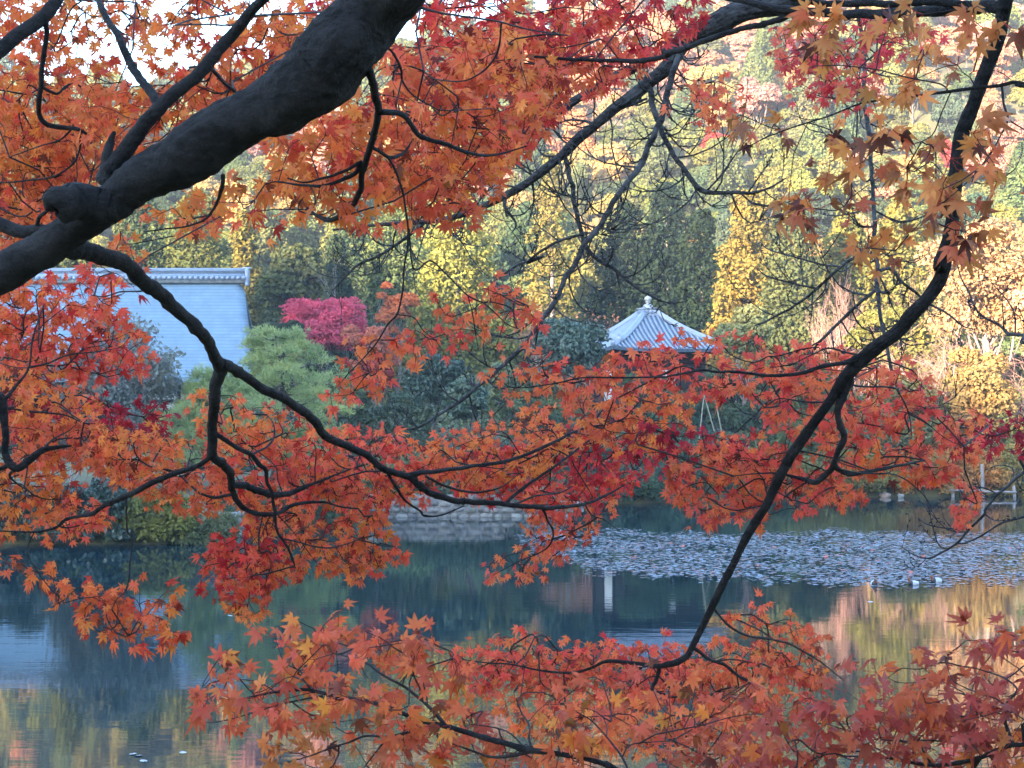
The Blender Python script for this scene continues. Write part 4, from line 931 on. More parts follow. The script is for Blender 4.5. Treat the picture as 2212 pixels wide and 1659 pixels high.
T1.runs('''
a limb -.10 A 650,1150,130 670,1050,112 720,980,100 830,850,95 960,700,90 1130,530,85 1290,380,80 1420,230,75 1530,100,68 1620,0,60 1700,-100,55
aspur a 0 A 650,1040,75 660,940,62 685,880,50 706,815,26
a2 a .3 A 975,640,60 880,500,55 800,380,50 740,240,45 640,80,40 590,-60,38
a3 a .2 A 1290,410,26 1360,490,25 1450,560,25
a4 a .3 A 1510,100,12 1430,155,12 1280,150,12 1080,155,8
m2 limb .9 D 400,20,125 560,55,115 700,110,105 820,170,96 900,250,95 1000,330,86 1090,410,86 1180,470,80 1260,570,75 1310,660,73 1360,760,80
m2a m2 .9 D 1365,745,70 1500,820,60 1650,910,58 1800,990,55 1930,1090,55 1990,1180,50 2120,1250,48 | E 100,1260,44 200,1310,43 330,1400,42 480,1440,44
e1 m2a .6 E 470,1432,34 620,1410,28 780,1390,26 900,1370 1050,1350,22 1180,1310,20 1300,1260,20 1400,1210,18 1500,1160 1650,1120,9
e2 m2a .7 E 470,1436,44 550,1510,44 650,1560,42 750,1590,38 900,1600,35 1080,1610,32 1200,1625,30 1330,1635,28 1450,1625,22 1560,1610,20 1700,1550 1800,1490,9
e2a e2 .4 E 1060,1612,22 1150,1530,22 1250,1460 1380,1370,18 1500,1280 1600,1200 1680,1110,8
e2b e2 .3 E 1130,1612,14 1250,1560 1400,1540 1480,1500,7
e2c e2 .3 E 1290,1632,18 | H 1310,90,16 1325,130 1360,200,12 1340,280 1280,330 1180,370 1080,420 990,470,5
e2d e2 .2 H 1560,40,10 1600,100,9 1680,130,7 1760,190,5
e3 m2a .3 E 340,1415,20 390,1510,18 450,1590,17 540,1650,15 | H 560,100,14 640,105 720,80 810,40,9
e4 m2a .3 E 570,1440,18 700,1500 850,1535 950,1530,12 1050,1500 1150,1420,5
e5 m2a .4 E 340,1405,14 200,1410,12 60,1450 0,1470,8
m2b m2 .3 D 1360,770,88 1340,860,76 1320,960,66 1310,1080,62 1310,1200,60 1305,1310,58
b1 m2b .3 D 1300,1310,34 1230,1370,31 1120,1410,34 1000,1450,36 900,1500,38 780,1560,35 650,1620,30 | G 560,90,26 480,110,22 400,125,20 360,165 300,190,15 200,205 0,195,9
b1a b1 .1 G 210,208,8 180,270,8 170,340,7 220,430,6 300,540,6 400,640,5
b1b b1 .1 D 780,1565,13 | G 780,60,13 782,130,12 785,200 815,250,10 800,400 795,500,9 770,570 720,620 690,680,5
b2 m2b .4 D 1312,1310,56 1390,1380,52 1430,1440,50 1432,1510,45
b2a b2 .5 D 1430,1490,46 1500,1492,46 1560,1510,45 1650,1545,42 1750,1550,38 1850,1520,28 1900,1500 2000,1460,15 2120,1410,10 2212,1380,7
b2b b2 .4 D 1425,1500,40 1450,1570,36 1490,1625,34 | G 1490,50,32 1560,85,30 1650,95,28 1720,85,25 1800,40 1900,20,20 2000,20,15 2100,45 2212,60,8
b2c b2 .2 D 1425,1550,22 1330,1570,18 1250,1550 1180,1500,14 1130,1450 1080,1400,9
b3 m2b .5 D 1325,1165,34 1400,1220,30 1480,1270,28 1550,1310,30 1600,1370 1640,1400,26 1650,1480,23 1680,1550 1690,1640,20 | G 1710,190,18 1745,250 1780,310 1810,380,14 1820,410,9
b3a b3 .3 D 1545,1308,18 1640,1260,15 1690,1200,12 1690,1120 1650,1060,6
b3b b3 .3 G 1740,245,12 1850,265,10 1930,290 2030,300 2130,280 2212,250,7
b3c m2b .2 D 1325,1090,14 1370,1110,10 1345,1020,7 1310,970,5
f1 m2 .2 D 905,290,12 860,297,10 740,300,9 640,330,7 560,320,5
u1 limb .9 B 210,400,55 235,460,52 260,600,50 285,700,46 235,900,42 190,1040,38 170,1170,38 120,1270,35 60,1330,32 -30,1360,30 -90,1335,24 -160,1285,16
u1b u1 .2 B 170,1020,34 110,1090,28 -60,1145,22 -220,1140,15 -350,1120,10 -420,1140,7
u1c u1 .1 B 180,1000,26 60,1060,20 -60,1100,16 -180,1125,12 -280,1100,7
u2 u1 .3 B 300,690,40 420,700,36 480,760,33 530,830,30 620,870,27 720,900,25 830,940,22 940,960,18 1050,945,14 1200,900,8
u3 u1 .2 B 240,905,28 300,940,26 360,970,25 440,940,18 490,870,10
u4 u3 .3 B 340,965,18 390,1060,16 430,1180,14 450,1300,13 465,1430,13 455,1560,13 | E 440,150,13 430,300,12 400,430,12 340,500,11 280,600 200,700,9 100,800 60,850,6
u5 u4 .2 B 470,1410,11 500,1660,11 | E 600,110,11 700,190,10 830,320,10 930,370,9 1000,430 1080,500,7 1150,530,5
u5b u5 .1 E 835,325,8 860,420,8 880,550,6 900,660,5
u4b u4 .1 E 400,440,8 500,460,8 560,540,6 640,600,5
u6 limb .5 B 350,300,18 370,320,16 420,430,15 430,500,14 500,590,12 620,660,10 700,680,8 1000,670,6
u7 limb .8 B 540,50,18 700,85,15 1000,130,12 1200,180,10 1450,220,7
u8 u7 .4 B 1040,150,14 1020,310,14 950,420,12 880,470,11 800,500,10 640,490,8 560,440,6
u9 u6 -.1 B 430,480,12 400,600,9 390,700,6
l1 limb .3 A 1380,1080,32 1370,1160,28 1345,1240,20 1280,1340,15 1180,1390,12 1050,1410,11 900,1430,8
''')
T6 = Tree('maple_tree', 'maple at the left edge with crimson and orange sprays and crooked dark branches', (-3.0, 5.6, gz(-3, 5.6) - .1), M_BARK)
T6.chain('trunk', None, 6.5, 6.5, 'D -180,1000,80 -60,960,78 0,955,72 15,1000,60 22,1060,50 35,1200,40 30,1290,42 60,1360,50 110,1390,50 180,1340,45 260,1280,36 350,1260,26 440,1250,14',
         pre=[(-3.0, 5.6, 3.7, .09), (-2.95, 5.9, 5.0, .075), (-2.5, 6.3, 6.0, .05)], name='trunk')
T6.chain('top', None, 6.3, 6.6, 'A -350,520,95 -100,380,88 0,310,85 100,220,82 250,120,80 350,0,70 420,-120,60', pre=[(-2.95, 5.8, 4.8, .075), (-2.8, 6.0, 6.4, .075)])
T6.runs('''
t1 top .3 A 275,120,34 285,180,31 280,250,31 265,400,32 250,550,32 240,680,32 280,760,32 370,790,28 480,800,26 535,826,14
t1a t1 .1 A 495,812,16 490,930,15 440,1020,14 330,1090,13 170,1115,12 0,1130,9 -60,1135,8
t1b t1 .2 A 258,535,22 350,580,18 400,540 460,510,15 540,560 640,580,11 740,620,7
t1c t1 .1 A 440,800,14 360,870,12 250,900 60,970,7
t2 trunk -.1 A -100,1330,92 0,1375,90 60,1405,86 150,1440,80 260,1430,75 330,1425,60
t2a t2 -.1 A 225,1420,30 245,1340,25 310,1290,16
d1 trunk 0 D 55,1365,26 0,1395,25 -80,1420,22
d2 trunk .2 D 30,960,30 110,870,18 180,760,14 200,600,12 240,470,10 270,380,8
d3 d2 .2 D 170,770,14 300,740,12 420,690,10 600,670,7 760,640,5
d4 trunk .3 D 20,1015,14 200,1040,12 400,1060,10 520,1110,8 640,1110,5
d5 trunk .2 D 250,1285,14 330,1210,12 420,1160,8 470,1120,5
d6 trunk .3 D 110,1390,20 60,1430,18 100,1480,10 220,1560,6
''')
T2 = Tree('maple_tree', 'slender dark maple curving down through the right half to the water', (2.9, 4.4, gz(2.9, 4.4) - .1), M_BARK)
T2.chain('trunk', None, 5.2, 6.5, 'C 2110,-60,92 2100,0,90 2070,150,90 2030,300,88 1970,450,85 1900,650,85 1830,830,86 1800,1000,85 1780,1200,85 1765,1400,85 1740,1520,86 1690,1640,86 | F 1730,100,85 1690,230,82 1600,360,83 1510,450,86 1440,540,90 1330,620,86 1200,730,80 1100,840,75 1030,950,63 950,1060,62 860,1190,60 780,1300,58 700,1450,56 620,1620,54 | I 560,130,50 490,250,48 420,400,46 350,530,45 290,660,42 220,800,40 170,900,38 130,970,37 60,1010,35 0,1020,33 | H 2130,1010,32 2000,1030,30 1850,1010,22 1690,1000,20 1600,1040,17 1480,1070,14 1300,1060,12 1100,1020,10 950,1010 800,990,6',
         pre=[(2.9, 4.4, 3.9, .11), (2.8, 4.5, 6.0, .095), (2.5, 4.7, 7.7, .08), (1.9, 5.0, 8.3, .07), (1.55, 5.15, 7.9, .06)], name='trunk', knob=.045)
T2.runs('''
h1 trunk .7 C 2095,30,85 1950,45,80 1850,52,80 1600,75,70 1350,85,62 1100,85,60 900,76,56 780,58,54 600,30,46 450,0,40 300,-30,34
h1b h1 .1 C 1900,35,50 1650,18,48 1400,20,46 1200,20 1000,20,45 830,0,40 700,-20,36
h2 h1 .5 C 790,75,44 680,130,38 500,170,36 300,230,35 150,290,34 0,330,34 | B 2080,340,33 1900,375,31 1700,370,26 1450,365,22 1250,350,15 1100,370,8
h3 h1 .2 C 780,100,18 830,190,16 850,225,8
k1 trunk -.2 F 1235,705,44 1190,700,40 1100,745,30 980,755,26 880,790,24 750,815,22 620,815,20 450,795,18 330,795,16 220,785 100,805 0,825,12 | E 2050,825,12 1800,830,11 1550,830,10 1400,860,9 1200,890 1090,890,5
k1b k1 .1 F 1190,690,14 1100,670,12 1000,650,11 900,690,8 800,740,6
k1c k1 .1 F 190,785,12 120,760,10 50,770,7
k2 trunk .2 F 1130,830,54 1118,890,50 1090,960,46 1065,1030,42 1080,1130,40 1100,1200,40 1060,1300,39 1035,1370,40 990,1430,38 920,1475,38 850,1460,26 740,1430,16 600,1420,9 400,1440,6
k2b k2 .3 F 1040,1360,32 1060,1395,30 1120,1425,28 1200,1420,25 1350,1390,21 1450,1370,18 1600,1340,9
k2c k2 .1 F 880,1468,13 800,1520,11 730,1570,7
k2d k2 .3 F 1060,1390,10 1200,1420,10 1420,1430,9 1560,1520,7 1640,1620,6
k3 trunk .2 F 1130,870,14 1220,885,12 1400,890,11 1450,940,10 1500,1050,8 1520,1190,6
k3b k3 .3 F 1500,1040,8 1600,1100,7 1720,1200,6 1850,1260,5
k4 trunk .3 F 1100,900,10 1180,830,10 1290,770,8 1340,720,5
k5 trunk .2 F 1010,980,12 850,980,10 700,960,8 600,1020,6
j1 trunk .1 H 2010,1025,29 2005,1100,26 1970,1170,22 2030,1200,18 2100,1220,15 2200,1210,9
j2 trunk .2 I 172,915,24 260,980,22 360,1020,22 450,1090,19 580,1155,14 640,1180,9
j3 trunk .3 I 288,665,18 360,750,16 430,810,15 510,845,15 620,860,15 740,885,13 830,930,12 950,1000,10 1100,1120,6
j4 j2 -.1 I 300,1000,12 420,990,9 540,1010,6
j5 j1 -.2 I 0,1125,11 100,1140,10 200,1230,9 280,1330,6
''')
T3 = Tree('maple_tree', 'nearest maple, dark branches of large leaves along the bottom of the view', (1.3, 2.4, gz(1.3, 2.4) - .1), M_BARK)
T3.chain('trunk', None, 3.0, 3.25, 'H 1860,1740,36 1720,1659,35 1600,1610,33 1400,1570,35 1230,1545,37 1050,1500,36 880,1450,34 700,1400,32 560,1370,28 400,1310,26 200,1245,24 0,1225,22 | G 2050,1215,21 1900,1175,20 1700,1190,17 1550,1220,14 1450,1240 1330,1230,7',
         pre=[(1.3, 2.4, 4.1, .05), (1.15, 2.5, 4.75, .036), (.7, 2.75, 5.1, .02)], name='trunk')
T3.chain('r1', None, 2.75, 2.95, 'I 2350,1490,34 2212,1510,31 2140,1512,30 2070,1540,30 1950,1590,28 1850,1620 1700,1640,26 1550,1630,22 1400,1600,19 1250,1590,14 1120,1590,9', pre=[(1.28, 2.45, 4.5, .04), (1.1, 2.6, 5.1, .025)])
T3.runs('''
r2 r1 .05 I 1950,1585,30 1910,1640,30 1850,1740,28
r3 r1 .1 I 2150,1515,24 2110,1430,22 2090,1350,20 2100,1270,18 2170,1180,14 2100,1110,12 2000,1070,10 1900,1040,6
r3b r3 0 I 2100,1275,16 2160,1250,14 2240,1215,12
r3c r3 .1 I 2090,1300,13 1960,1260,11 1820,1200,9 1680,1180,5
r3d r3 .1 I 2085,1330,12 1990,1310,10 1850,1340,9 1700,1340,6
r4 r1 .1 I 1880,1610,14 1900,1530,12 1750,1500,11 1580,1490,9 1480,1530,6
r5 r1 .1 I 1640,1640,16 1590,1560,13 1550,1520,11 1350,1470,9 1200,1530,6
r6 r1 .1 I 1400,1600,12 1300,1540,10 1150,1500,7
q1 trunk .1 G 1990,1215,12 1800,1250,11 1650,1290,9 1450,1350,8 1300,1380,7 1200,1355,5
q2 trunk .05 G 1920,1178,13 1870,1110,11 1860,1080,10 1890,1000,8 1860,960,6
q3 trunk .05 G 1700,1190,9 1600,1130,8 1480,1110,5
p1 trunk .1 H 700,1400,27 600,1290,22 500,1200,20 430,1150,19 300,1080,16 200,1010,12 30,955,6
p1b p1 0 H 430,1150,12 440,1110,10 470,1060,8 490,1000,5
p1c p1 .05 H 590,1290,11 570,1180,10 545,1100,8 560,1040,5
p2 trunk .1 H 640,1385,22 500,1430,18 330,1465,16 200,1460,14 100,1500,12 0,1530,10 -160,1590,8 -350,1640,6
p2b p2 .05 H 335,1467,13 260,1570,11 190,1659,9
p3 trunk .1 H 1230,1545,16 1210,1480,14 1215,1400,12 1160,1310,10 1130,1230,7
p3b trunk .1 H 1180,1530,13 1100,1450,11 1000,1410,9 850,1390,6
p4 trunk .08 H 1240,1552,24 1100,1582,24 1000,1590,20 880,1560,15 740,1510,8
p5 trunk .1 H 1490,1585,12 1400,1470,10 1350,1370,7
p6 trunk .1 H 1850,1735,18 1790,1600,15 1700,1480,12 1600,1370,9 1500,1310,6
p6b p6 .1 H 1785,1600,10 1830,1520,9 1950,1500,8 2100,1490,6
p6c p6 .1 H 1690,1470,9 1690,1400,7 1660,1330,5
''')
T4 = Tree('maple_tree', 'near maple reaching in from the right with few large orange-brown leaves', (1.65, 2.3, gz(1.65, 2.3) - .1), M_BARK)
T4.chain('bough', None, 2.8, 3.05, 'C 2350,545,27 2212,520,25 2140,510,25 2060,530,22 1900,545,22 1740,565,20 1600,585,16 1400,610,14 1200,640,12 1000,720,10 800,780,9 620,850,7 480,920,5',
         pre=[(1.65, 2.3, 4.1, .05), (1.6, 2.4, 5.6, .035), (1.3, 2.6, 6.45, .014)], name='trunk')
T4.runs('''
w1 bough .1 C 1740,560,12 1700,520,10 1500,480,9 1300,430,8 1080,405,7 900,410,5
w2 bough -.05 C 2075,530,17 2085,640,15 2110,740,13 2060,850,10 1990,980,8 1920,1050,7 1890,1120,5
w3 w2 0 C 2110,740,10 2212,800,9 2280,850,8
w4 bough 0 C 1930,548,10 1880,480,8 1900,440,7 2050,440,6 2130,490,5
w5 bough .05 C 1760,570,9 1700,700,8 1640,840,7 1500,900,6 1300,960,5 1150,1040,4
w6 w2 .05 C 2040,890,8 1920,1060,7 1800,1180,6 1650,1300,5 1500,1450,4
w7 bough 0 C 1000,722,7 880,740,6 760,700,4
w8 w2 0 C 1980,990,7 2060,1080,6 2160,1110,5
''')
T5 = Tree('cherry_tree', 'bare cherry tree with frosty grey branches fanning down from the upper right', (4.5, 8.6, gz(4.5, 8.6) - .15), M_CHERRY)
T5.chain('trunk', None, 10.3, 10.8, 'C 980,-160,120 750,20,115 640,40,118 520,60,122 400,100,128 250,180,118 100,250,104 | B 2150,290,92 2050,430,85 1950,510,80 1850,590,72 1760,650,66 1680,720,61 1600,790,59 1500,870,58 1420,950,55 1300,1050,50 1200,1130,48 1100,1190,45 980,1250,40 850,1310,35 700,1350,34 560,1370,30 400,1380,25 250,1390,20 0,1420,11',
         pre=[(4.5, 8.6, 2.4, .26), (4.4, 8.9, 5.5, .23), (3.9, 9.3, 8.6, .19), (2.9, 9.9, 9.6, .16)], name='trunk')
T5.runs('''
c1 trunk .6 B 2180,260,80 2100,290,66 2000,345,62 1900,400,60 1750,470,60 1600,560,55 1500,620,52 1380,690,58 1250,760,56 1150,830,48 1050,910,36 900,1000,26
c1b c1 .5 B 1260,770,34 1200,800,30 1050,1000,28 900,1100,26 700,1250,24 600,1340,23 500,1430,22 300,1570,18 150,1640,14 | E 0,290,8
c1c c1 .2 B 1400,690,28 1345,640,36 1340,560,30
c2 trunk -.3 B 1945,510,42 1965,590,40 1975,650,38 2000,720,35 2040,830,33 2100,950,32 2160,1030,31 | C 160,1110,31 220,1170,33 300,1190,28 420,1185,24 540,1190,20 640,1160,14 740,1100,7
c3 trunk -.6 C 160,200,48 80,360,42 30,500,39 | B 2050,640,38 2020,750,38 1960,880,38 1900,1020,38 1830,1110,36 1750,1220,35 1690,1320,35 1640,1410,34 1560,1500,34 1490,1640,32 | E 1430,220,32 1400,300,30 1340,410,30 1280,490,29 1200,610,28 1100,710,26 1000,800,24 900,880,23 830,940,22 750,1000,20 650,1060,18 560,1120,15 480,1150,12 400,1120,8 370,1060,5
c4 trunk -.1 B 1430,950,32 1440,990,30 1455,1080,30 1480,1150,30 1490,1260,30 1520,1370,29 1545,1470,28 1600,1570,26 1680,1630,25 | E 1740,160,24 1820,230,21 1920,300,18 2010,350,13 2100,370,9 2190,355,5
c5 c3 .2 B 1560,1440,20 1420,1480,18 1300,1540,17 1200,1620,15 | E 1300,80,15 1150,130,14 1060,190,11 980,245,6
c6 trunk .2 B 1700,690,28 1760,672,26 1850,640,25 1940,610,14
c7 trunk .3 B 1600,760,17 1480,740,15 1350,770,13 1200,800,9
c8 trunk .1 B 1410,965,16 1310,960,14 1260,910,12 1240,850,7
c9 trunk 0 B 1055,1225,22 1070,1290,20 1130,1380,14 1110,1430,7
c10 trunk .1 B 1235,1120,14 1240,1250,12 1210,1360,6
v1 trunk -1.5 C 1180,-10,30 1190,110,26 1215,250,26 1230,400,26 1225,600,28 1245,750,29 1270,900,28 1265,1000,27 1280,1150,26 1290,1350,28 1290,1480,28 1310,1650,28 | F 1305,230,28 1315,350,25 1335,500,23 1360,600,22 1390,760,21 1410,830,20 1460,980,18 1500,1110,13 1520,1180,6
v2 v1 .3 C 1200,130,14 1260,100,12 1255,200,10 1190,500,10 1180,800,10 1160,1000,9 1110,1190,5
v3 v1 .4 F 1310,250,24 1300,280,22 1210,360,20 1120,440,20 1040,520,20 960,600,19 880,700,18 800,790,17 720,880,16 650,960,15 560,1050,13 430,1170,7
v4 v1 .5 C 1290,1470,22 1230,1560,21 | F 1230,50,20 1100,130,19 1000,220,18 900,310,17 820,370,16 720,430,14 600,490,11 550,510,6
v5 v4 .2 F 1080,145,14 960,130,12 780,80,11 640,40,9 580,-10,6
v6 v4 .2 F 930,280,14 750,240,12 620,200,10 570,160,6
v7 v1 .2 F 1318,170,20 1390,160,22 1450,230,20 1550,310,18 1620,370,15 1750,440,13 1830,510,10 1900,530,6
''')
T5.chain('x1', None, 8.6, 9.2, 'F 2330,600,24 2212,570,22 2120,560,21 2050,500,16 1930,430,14 1870,300,11 1820,200,9 1780,30,6', pre=[(4.42, 8.7, 4.6, .05), (3.6, 8.65, 6.6, .035)])
T5.chain('x2', None, 8.4, 8.8, 'F 2330,1330,22 2212,1410,20 2120,1490,19 2040,1560,18 1970,1650,17 | I 1970,90,16 1870,190,15 1800,270,14 1700,330,12 1620,365,10 1530,340,8 1450,290,5', pre=[(4.45, 8.65, 3.6, .05), (3.6, 8.4, 5.4, .03)])
T5.runs('''
x1b x1 .1 F 2160,555,12 2150,430,11 2090,330,8 2000,230,5
x2b x2 .1 I 1870,185,9 1750,180,8 1630,160,7 1560,120,4
x2c x2 .1 I 1800,272,9 1850,270,10 1960,220,11 2070,150,12 2212,110,14 2300,90,15
x2d x2 .1 F 2050,1550,11 1960,1510,9 1800,1500,6
x2e x2 .1 F 2150,1460,11 2140,1390,9 2060,1370,6 1970,1400,4
''')
def cherry_twigs():
    """curved side twigs with buds along the thinner cherry wood"""
    rg = np.random.default_rng(21)
    for cid, sp, ln in (('trunk', .11, .55), ('c1', .10, .5), ('c1b', .06, .45), ('c2', .06, .45), ('c3', .085, .38), ('c4', .075, .4), ('c5', .07, .3), ('c6', .08, .3), ('c7', .07, .3), ('c9', .06, .25), ('v1', .13, .28), ('v3', .09, .34), ('v4', .09, .3), ('v5', .09, .25), ('v6', .09, .25), ('x1', .15, .2), ('x2', .15, .2), ('v7', .12, .22), ('c8', .09, .2), ('c10', .07, .2)):
        S = T5.ch[cid]['P']; uv = T5.ch[cid]['uv']; mb = MB(); acc = 0; last = None
        for i in range(1, len(S)):
            acc += np.linalg.norm(S[i, :3] - S[i - 1, :3])
            if acc < sp * .8 or S[i, 3] > .05 or uv[i, 0] > 2260 or uv[i, 1] < -80: continue
            if rg.random() < .25: acc = sp * .4; continue
            acc = 0; tdir = unit(S[min(i + 1, len(S) - 1), :3] - S[i - 1, :3]); side = unit(np.cross(tdir, rg.normal(size=3)))
            L = ln * rg.uniform(.4, 1.7); r = min(.0062, S[i, 3] * .6)
            def sprig(p, d0, L, r, k):
                m_ = 6; P = [p]; d_ = d0.copy()
                for q in range(m_):
                    d_ = unit(d_ + np.array([0, 0, .26]) + rg.normal(size=3) * .14); P.append(P[-1] + d_ * L / m_)
                P = np.array(P); mb.tube(P, r * (1 - .72 * np.arange(m_ + 1) / m_), 5)
                for q in range(2, m_ + 1):
                    if rg.random() < .7:
                        bd = unit(rg.normal(size=3) + d_ * .6); mb.tube([P[q], P[q] + bd * .009, P[q] + bd * .019], [.0022, .0036, .0008], 5)
                if k:
                    for _ in range(int(rg.integers(1, 5))):
                        q = rg.integers(1, m_ - 1); sprig(P[q], unit(unit(P[q + 1] - P[q]) + rg.normal(size=3) * .7), L * rg.uniform(.3, .6), r * .7, k - 1)
            sprig(S[i, :3], unit(tdir * .5 + side + np.array([0, 0, -.35])), L, r, 1)
        if mb.n:
            V = np.concatenate(mb.V) - T5.base; obj('twigs', mesh_data('twigs', V, [np.concatenate(f) for f in mb.F.values()], M_CHERRY, True), T5.root)
cherry_twigs()
# ------------------------------------------------------------------ maple leaves
def leaf_template(seed, curl, cup, dry=False):
    """seven-lobed palmate leaf, about 1 across, stalk end at the origin, tip along +y"""
    rg = np.random.default_rng(seed)
    ang = np.radians(np.array([-118, -78, -38, 0, 38, 78, 118]) + rg.normal(size=7) * 6); ln = np.array([.30, .47, .58, .64, .58, .47, .30]) * (1 + rg.normal(size=7) * .10)
    if seed % 3 == 1: ln[0] *= .55; ln[6] *= .55                # five long lobes, two stubs
    if seed % 5 == 2: ln[rg.integers(1, 6)] *= .6                # a torn lobe
    wd = .066 + .022 * (ln / .64)
    C = np.array([0, .06, 0]); V = [C]; F = []
    def pt(a, r, s): return C + np.array([np.sin(a) * r + np.cos(a) * s, np.cos(a) * r - np.sin(a) * s, 0])
    sin_i = []
    for i in range(8):
        if i == 0: a, r = ang[0] - .42, .10
        elif i == 7: a, r = ang[6] + .42, .10
        else: a, r = (ang[i - 1] + ang[i]) / 2, .235 * (ln[i - 1] + ln[i]) / 1.0 * .92
        sin_i.append(len(V)); V.append(pt(a, min(r, .23), 0) + [0, 0, -.004])
    for i in range(7):
        a, L, w_ = ang[i], ln[i], wd[i]
        k = len(V); V += [pt(a, L * .52, -w_), pt(a, L * .77, -w_ * .52), pt(a, L, 0), pt(a, L * .77, w_ * .52), pt(a, L * .52, w_), pt(a, L * .55, 0) + [0, 0, -.022]]
        s0, s1 = sin_i[i], sin_i[i + 1]
        F += [(0, k + 5, s0), (s0, k + 5, k), (k, k + 5, k + 1), (k + 1, k + 5, k + 2), (k + 2, k + 5, k + 3), (k + 3, k + 5, k + 4), (k + 4, k + 5, s1), (s1, k + 5, 0)]
    V = np.array(V); r = np.hypot(V[:, 0], V[:, 1] - .06); th = np.arctan2(V[:, 0], V[:, 1])
    V[:, 2] += -curl * r ** 2 * (1 + .4 * np.sin(th * 2 + seed)) + cup * np.abs(V[:, 0]) - .12 * r * np.sin(th * 3 + seed * 2) * (.6 + curl * .25)
    if dry:
        q = np.clip(r / .5, 0, 1.3); V[:, 0] *= 1 - .55 * q; V[:, 2] -= .35 * q * np.sin(th * 2); V[:, 1] *= 1 - .2 * q
    return V, np.array(F)
LT = [leaf_template(i, c, k) for i, (c, k) in enumerate(((.25, .0), (.55, .06), (.9, -.05), (.4, .14), (1.3, .1), (.7, -.12), (.1, .05), (1.1, -.2), (1.7, .22), (.6, .25), (2.0, .05), (.35, -.08)))] + [leaf_template(19, 1.6, .3, True), leaf_template(20, 1.2, -.3, True)]
NT = len(LT); LV = np.stack([t[0] for t in LT]); LF = LT[0][1]
PAL = {  # (albedo, weight)
    'orange': [((.80, .195, .062), 5), ((.82, .25, .060), 2), ((.78, .15, .070), 3.5), ((.42, .045, .03), .5), ((.20, .05, .03), .3)],
    'amber': [((.78, .20, .055), 5), ((.80, .25, .055), 2), ((.76, .15, .055), 4), ((.62, .07, .04), 1.4), ((.18, .05, .03), .4)],
    'redorange': [((.80, .150, .070), 5), ((.78, .105, .070), 4), ((.80, .195, .06), 2.5), ((.52, .04, .035), 1), ((.17, .035, .025), .3)],
    'red': [((.72, .065, .055), 5), ((.76, .115, .06), 3), ((.48, .028, .036), 2.5), ((.74, .15, .045), 1)],
    'crimson': [((.44, .022, .045), 5), ((.56, .04, .055), 3), ((.30, .016, .03), 2), ((.62, .08, .05), 1)],
    'coral': [((.82, .165, .080), 5), ((.82, .20, .075), 3), ((.78, .11, .075), 3), ((.55, .05, .05), .7)],
    'rose': [((.74, .13, .085), 5), ((.66, .07, .075), 3), ((.76, .18, .095), 2), ((.46, .03, .045), 1)],
    'near': [((.54, .12, .045), 4), ((.47, .09, .055), 3), ((.42, .075, .055), 3), ((.68, .21, .05), 1.5), ((.16, .045, .03), .3)],
    'nearorange': [((.70, .165, .055), 5), ((.64, .13, .06), 4), ((.60, .11, .06), 2), ((.72, .25, .05), 2), ((.20, .06, .03), .3)],
    'brown': [((.54, .20, .065), 4), ((.66, .23, .07), 3), ((.60, .15, .065), 3), ((.26, .09, .05), 1), ((.12, .04, .03), .6)]}
def inside(P, poly):
    x, y = P[:, 0], P[:, 1]; c = np.zeros(len(P), bool); q = poly; j = len(q) - 1
    for i in range(len(q)):
        if q[i, 1] != q[j, 1]:
            k = ((q[i, 1] > y) != (q[j, 1] > y)) & (x < (q[j, 0] - q[i, 0]) * (y - q[i, 1]) / (q[j, 1] - q[i, 1]) + q[i, 0]); c ^= k
        j = i
    return c
def poly_of(s):
    if s[0] in WIN:
        ox, oy = WIN[s[0]]; return np.array([[ox * .553 + float(a) * KS, oy * .553 + float(b) * KS] for a, b in (t.split(',') for t in s[1:].split())])
    return np.array([[float(a) for a in t.split(',')] for t in s.split()])
NLEAF = [0]
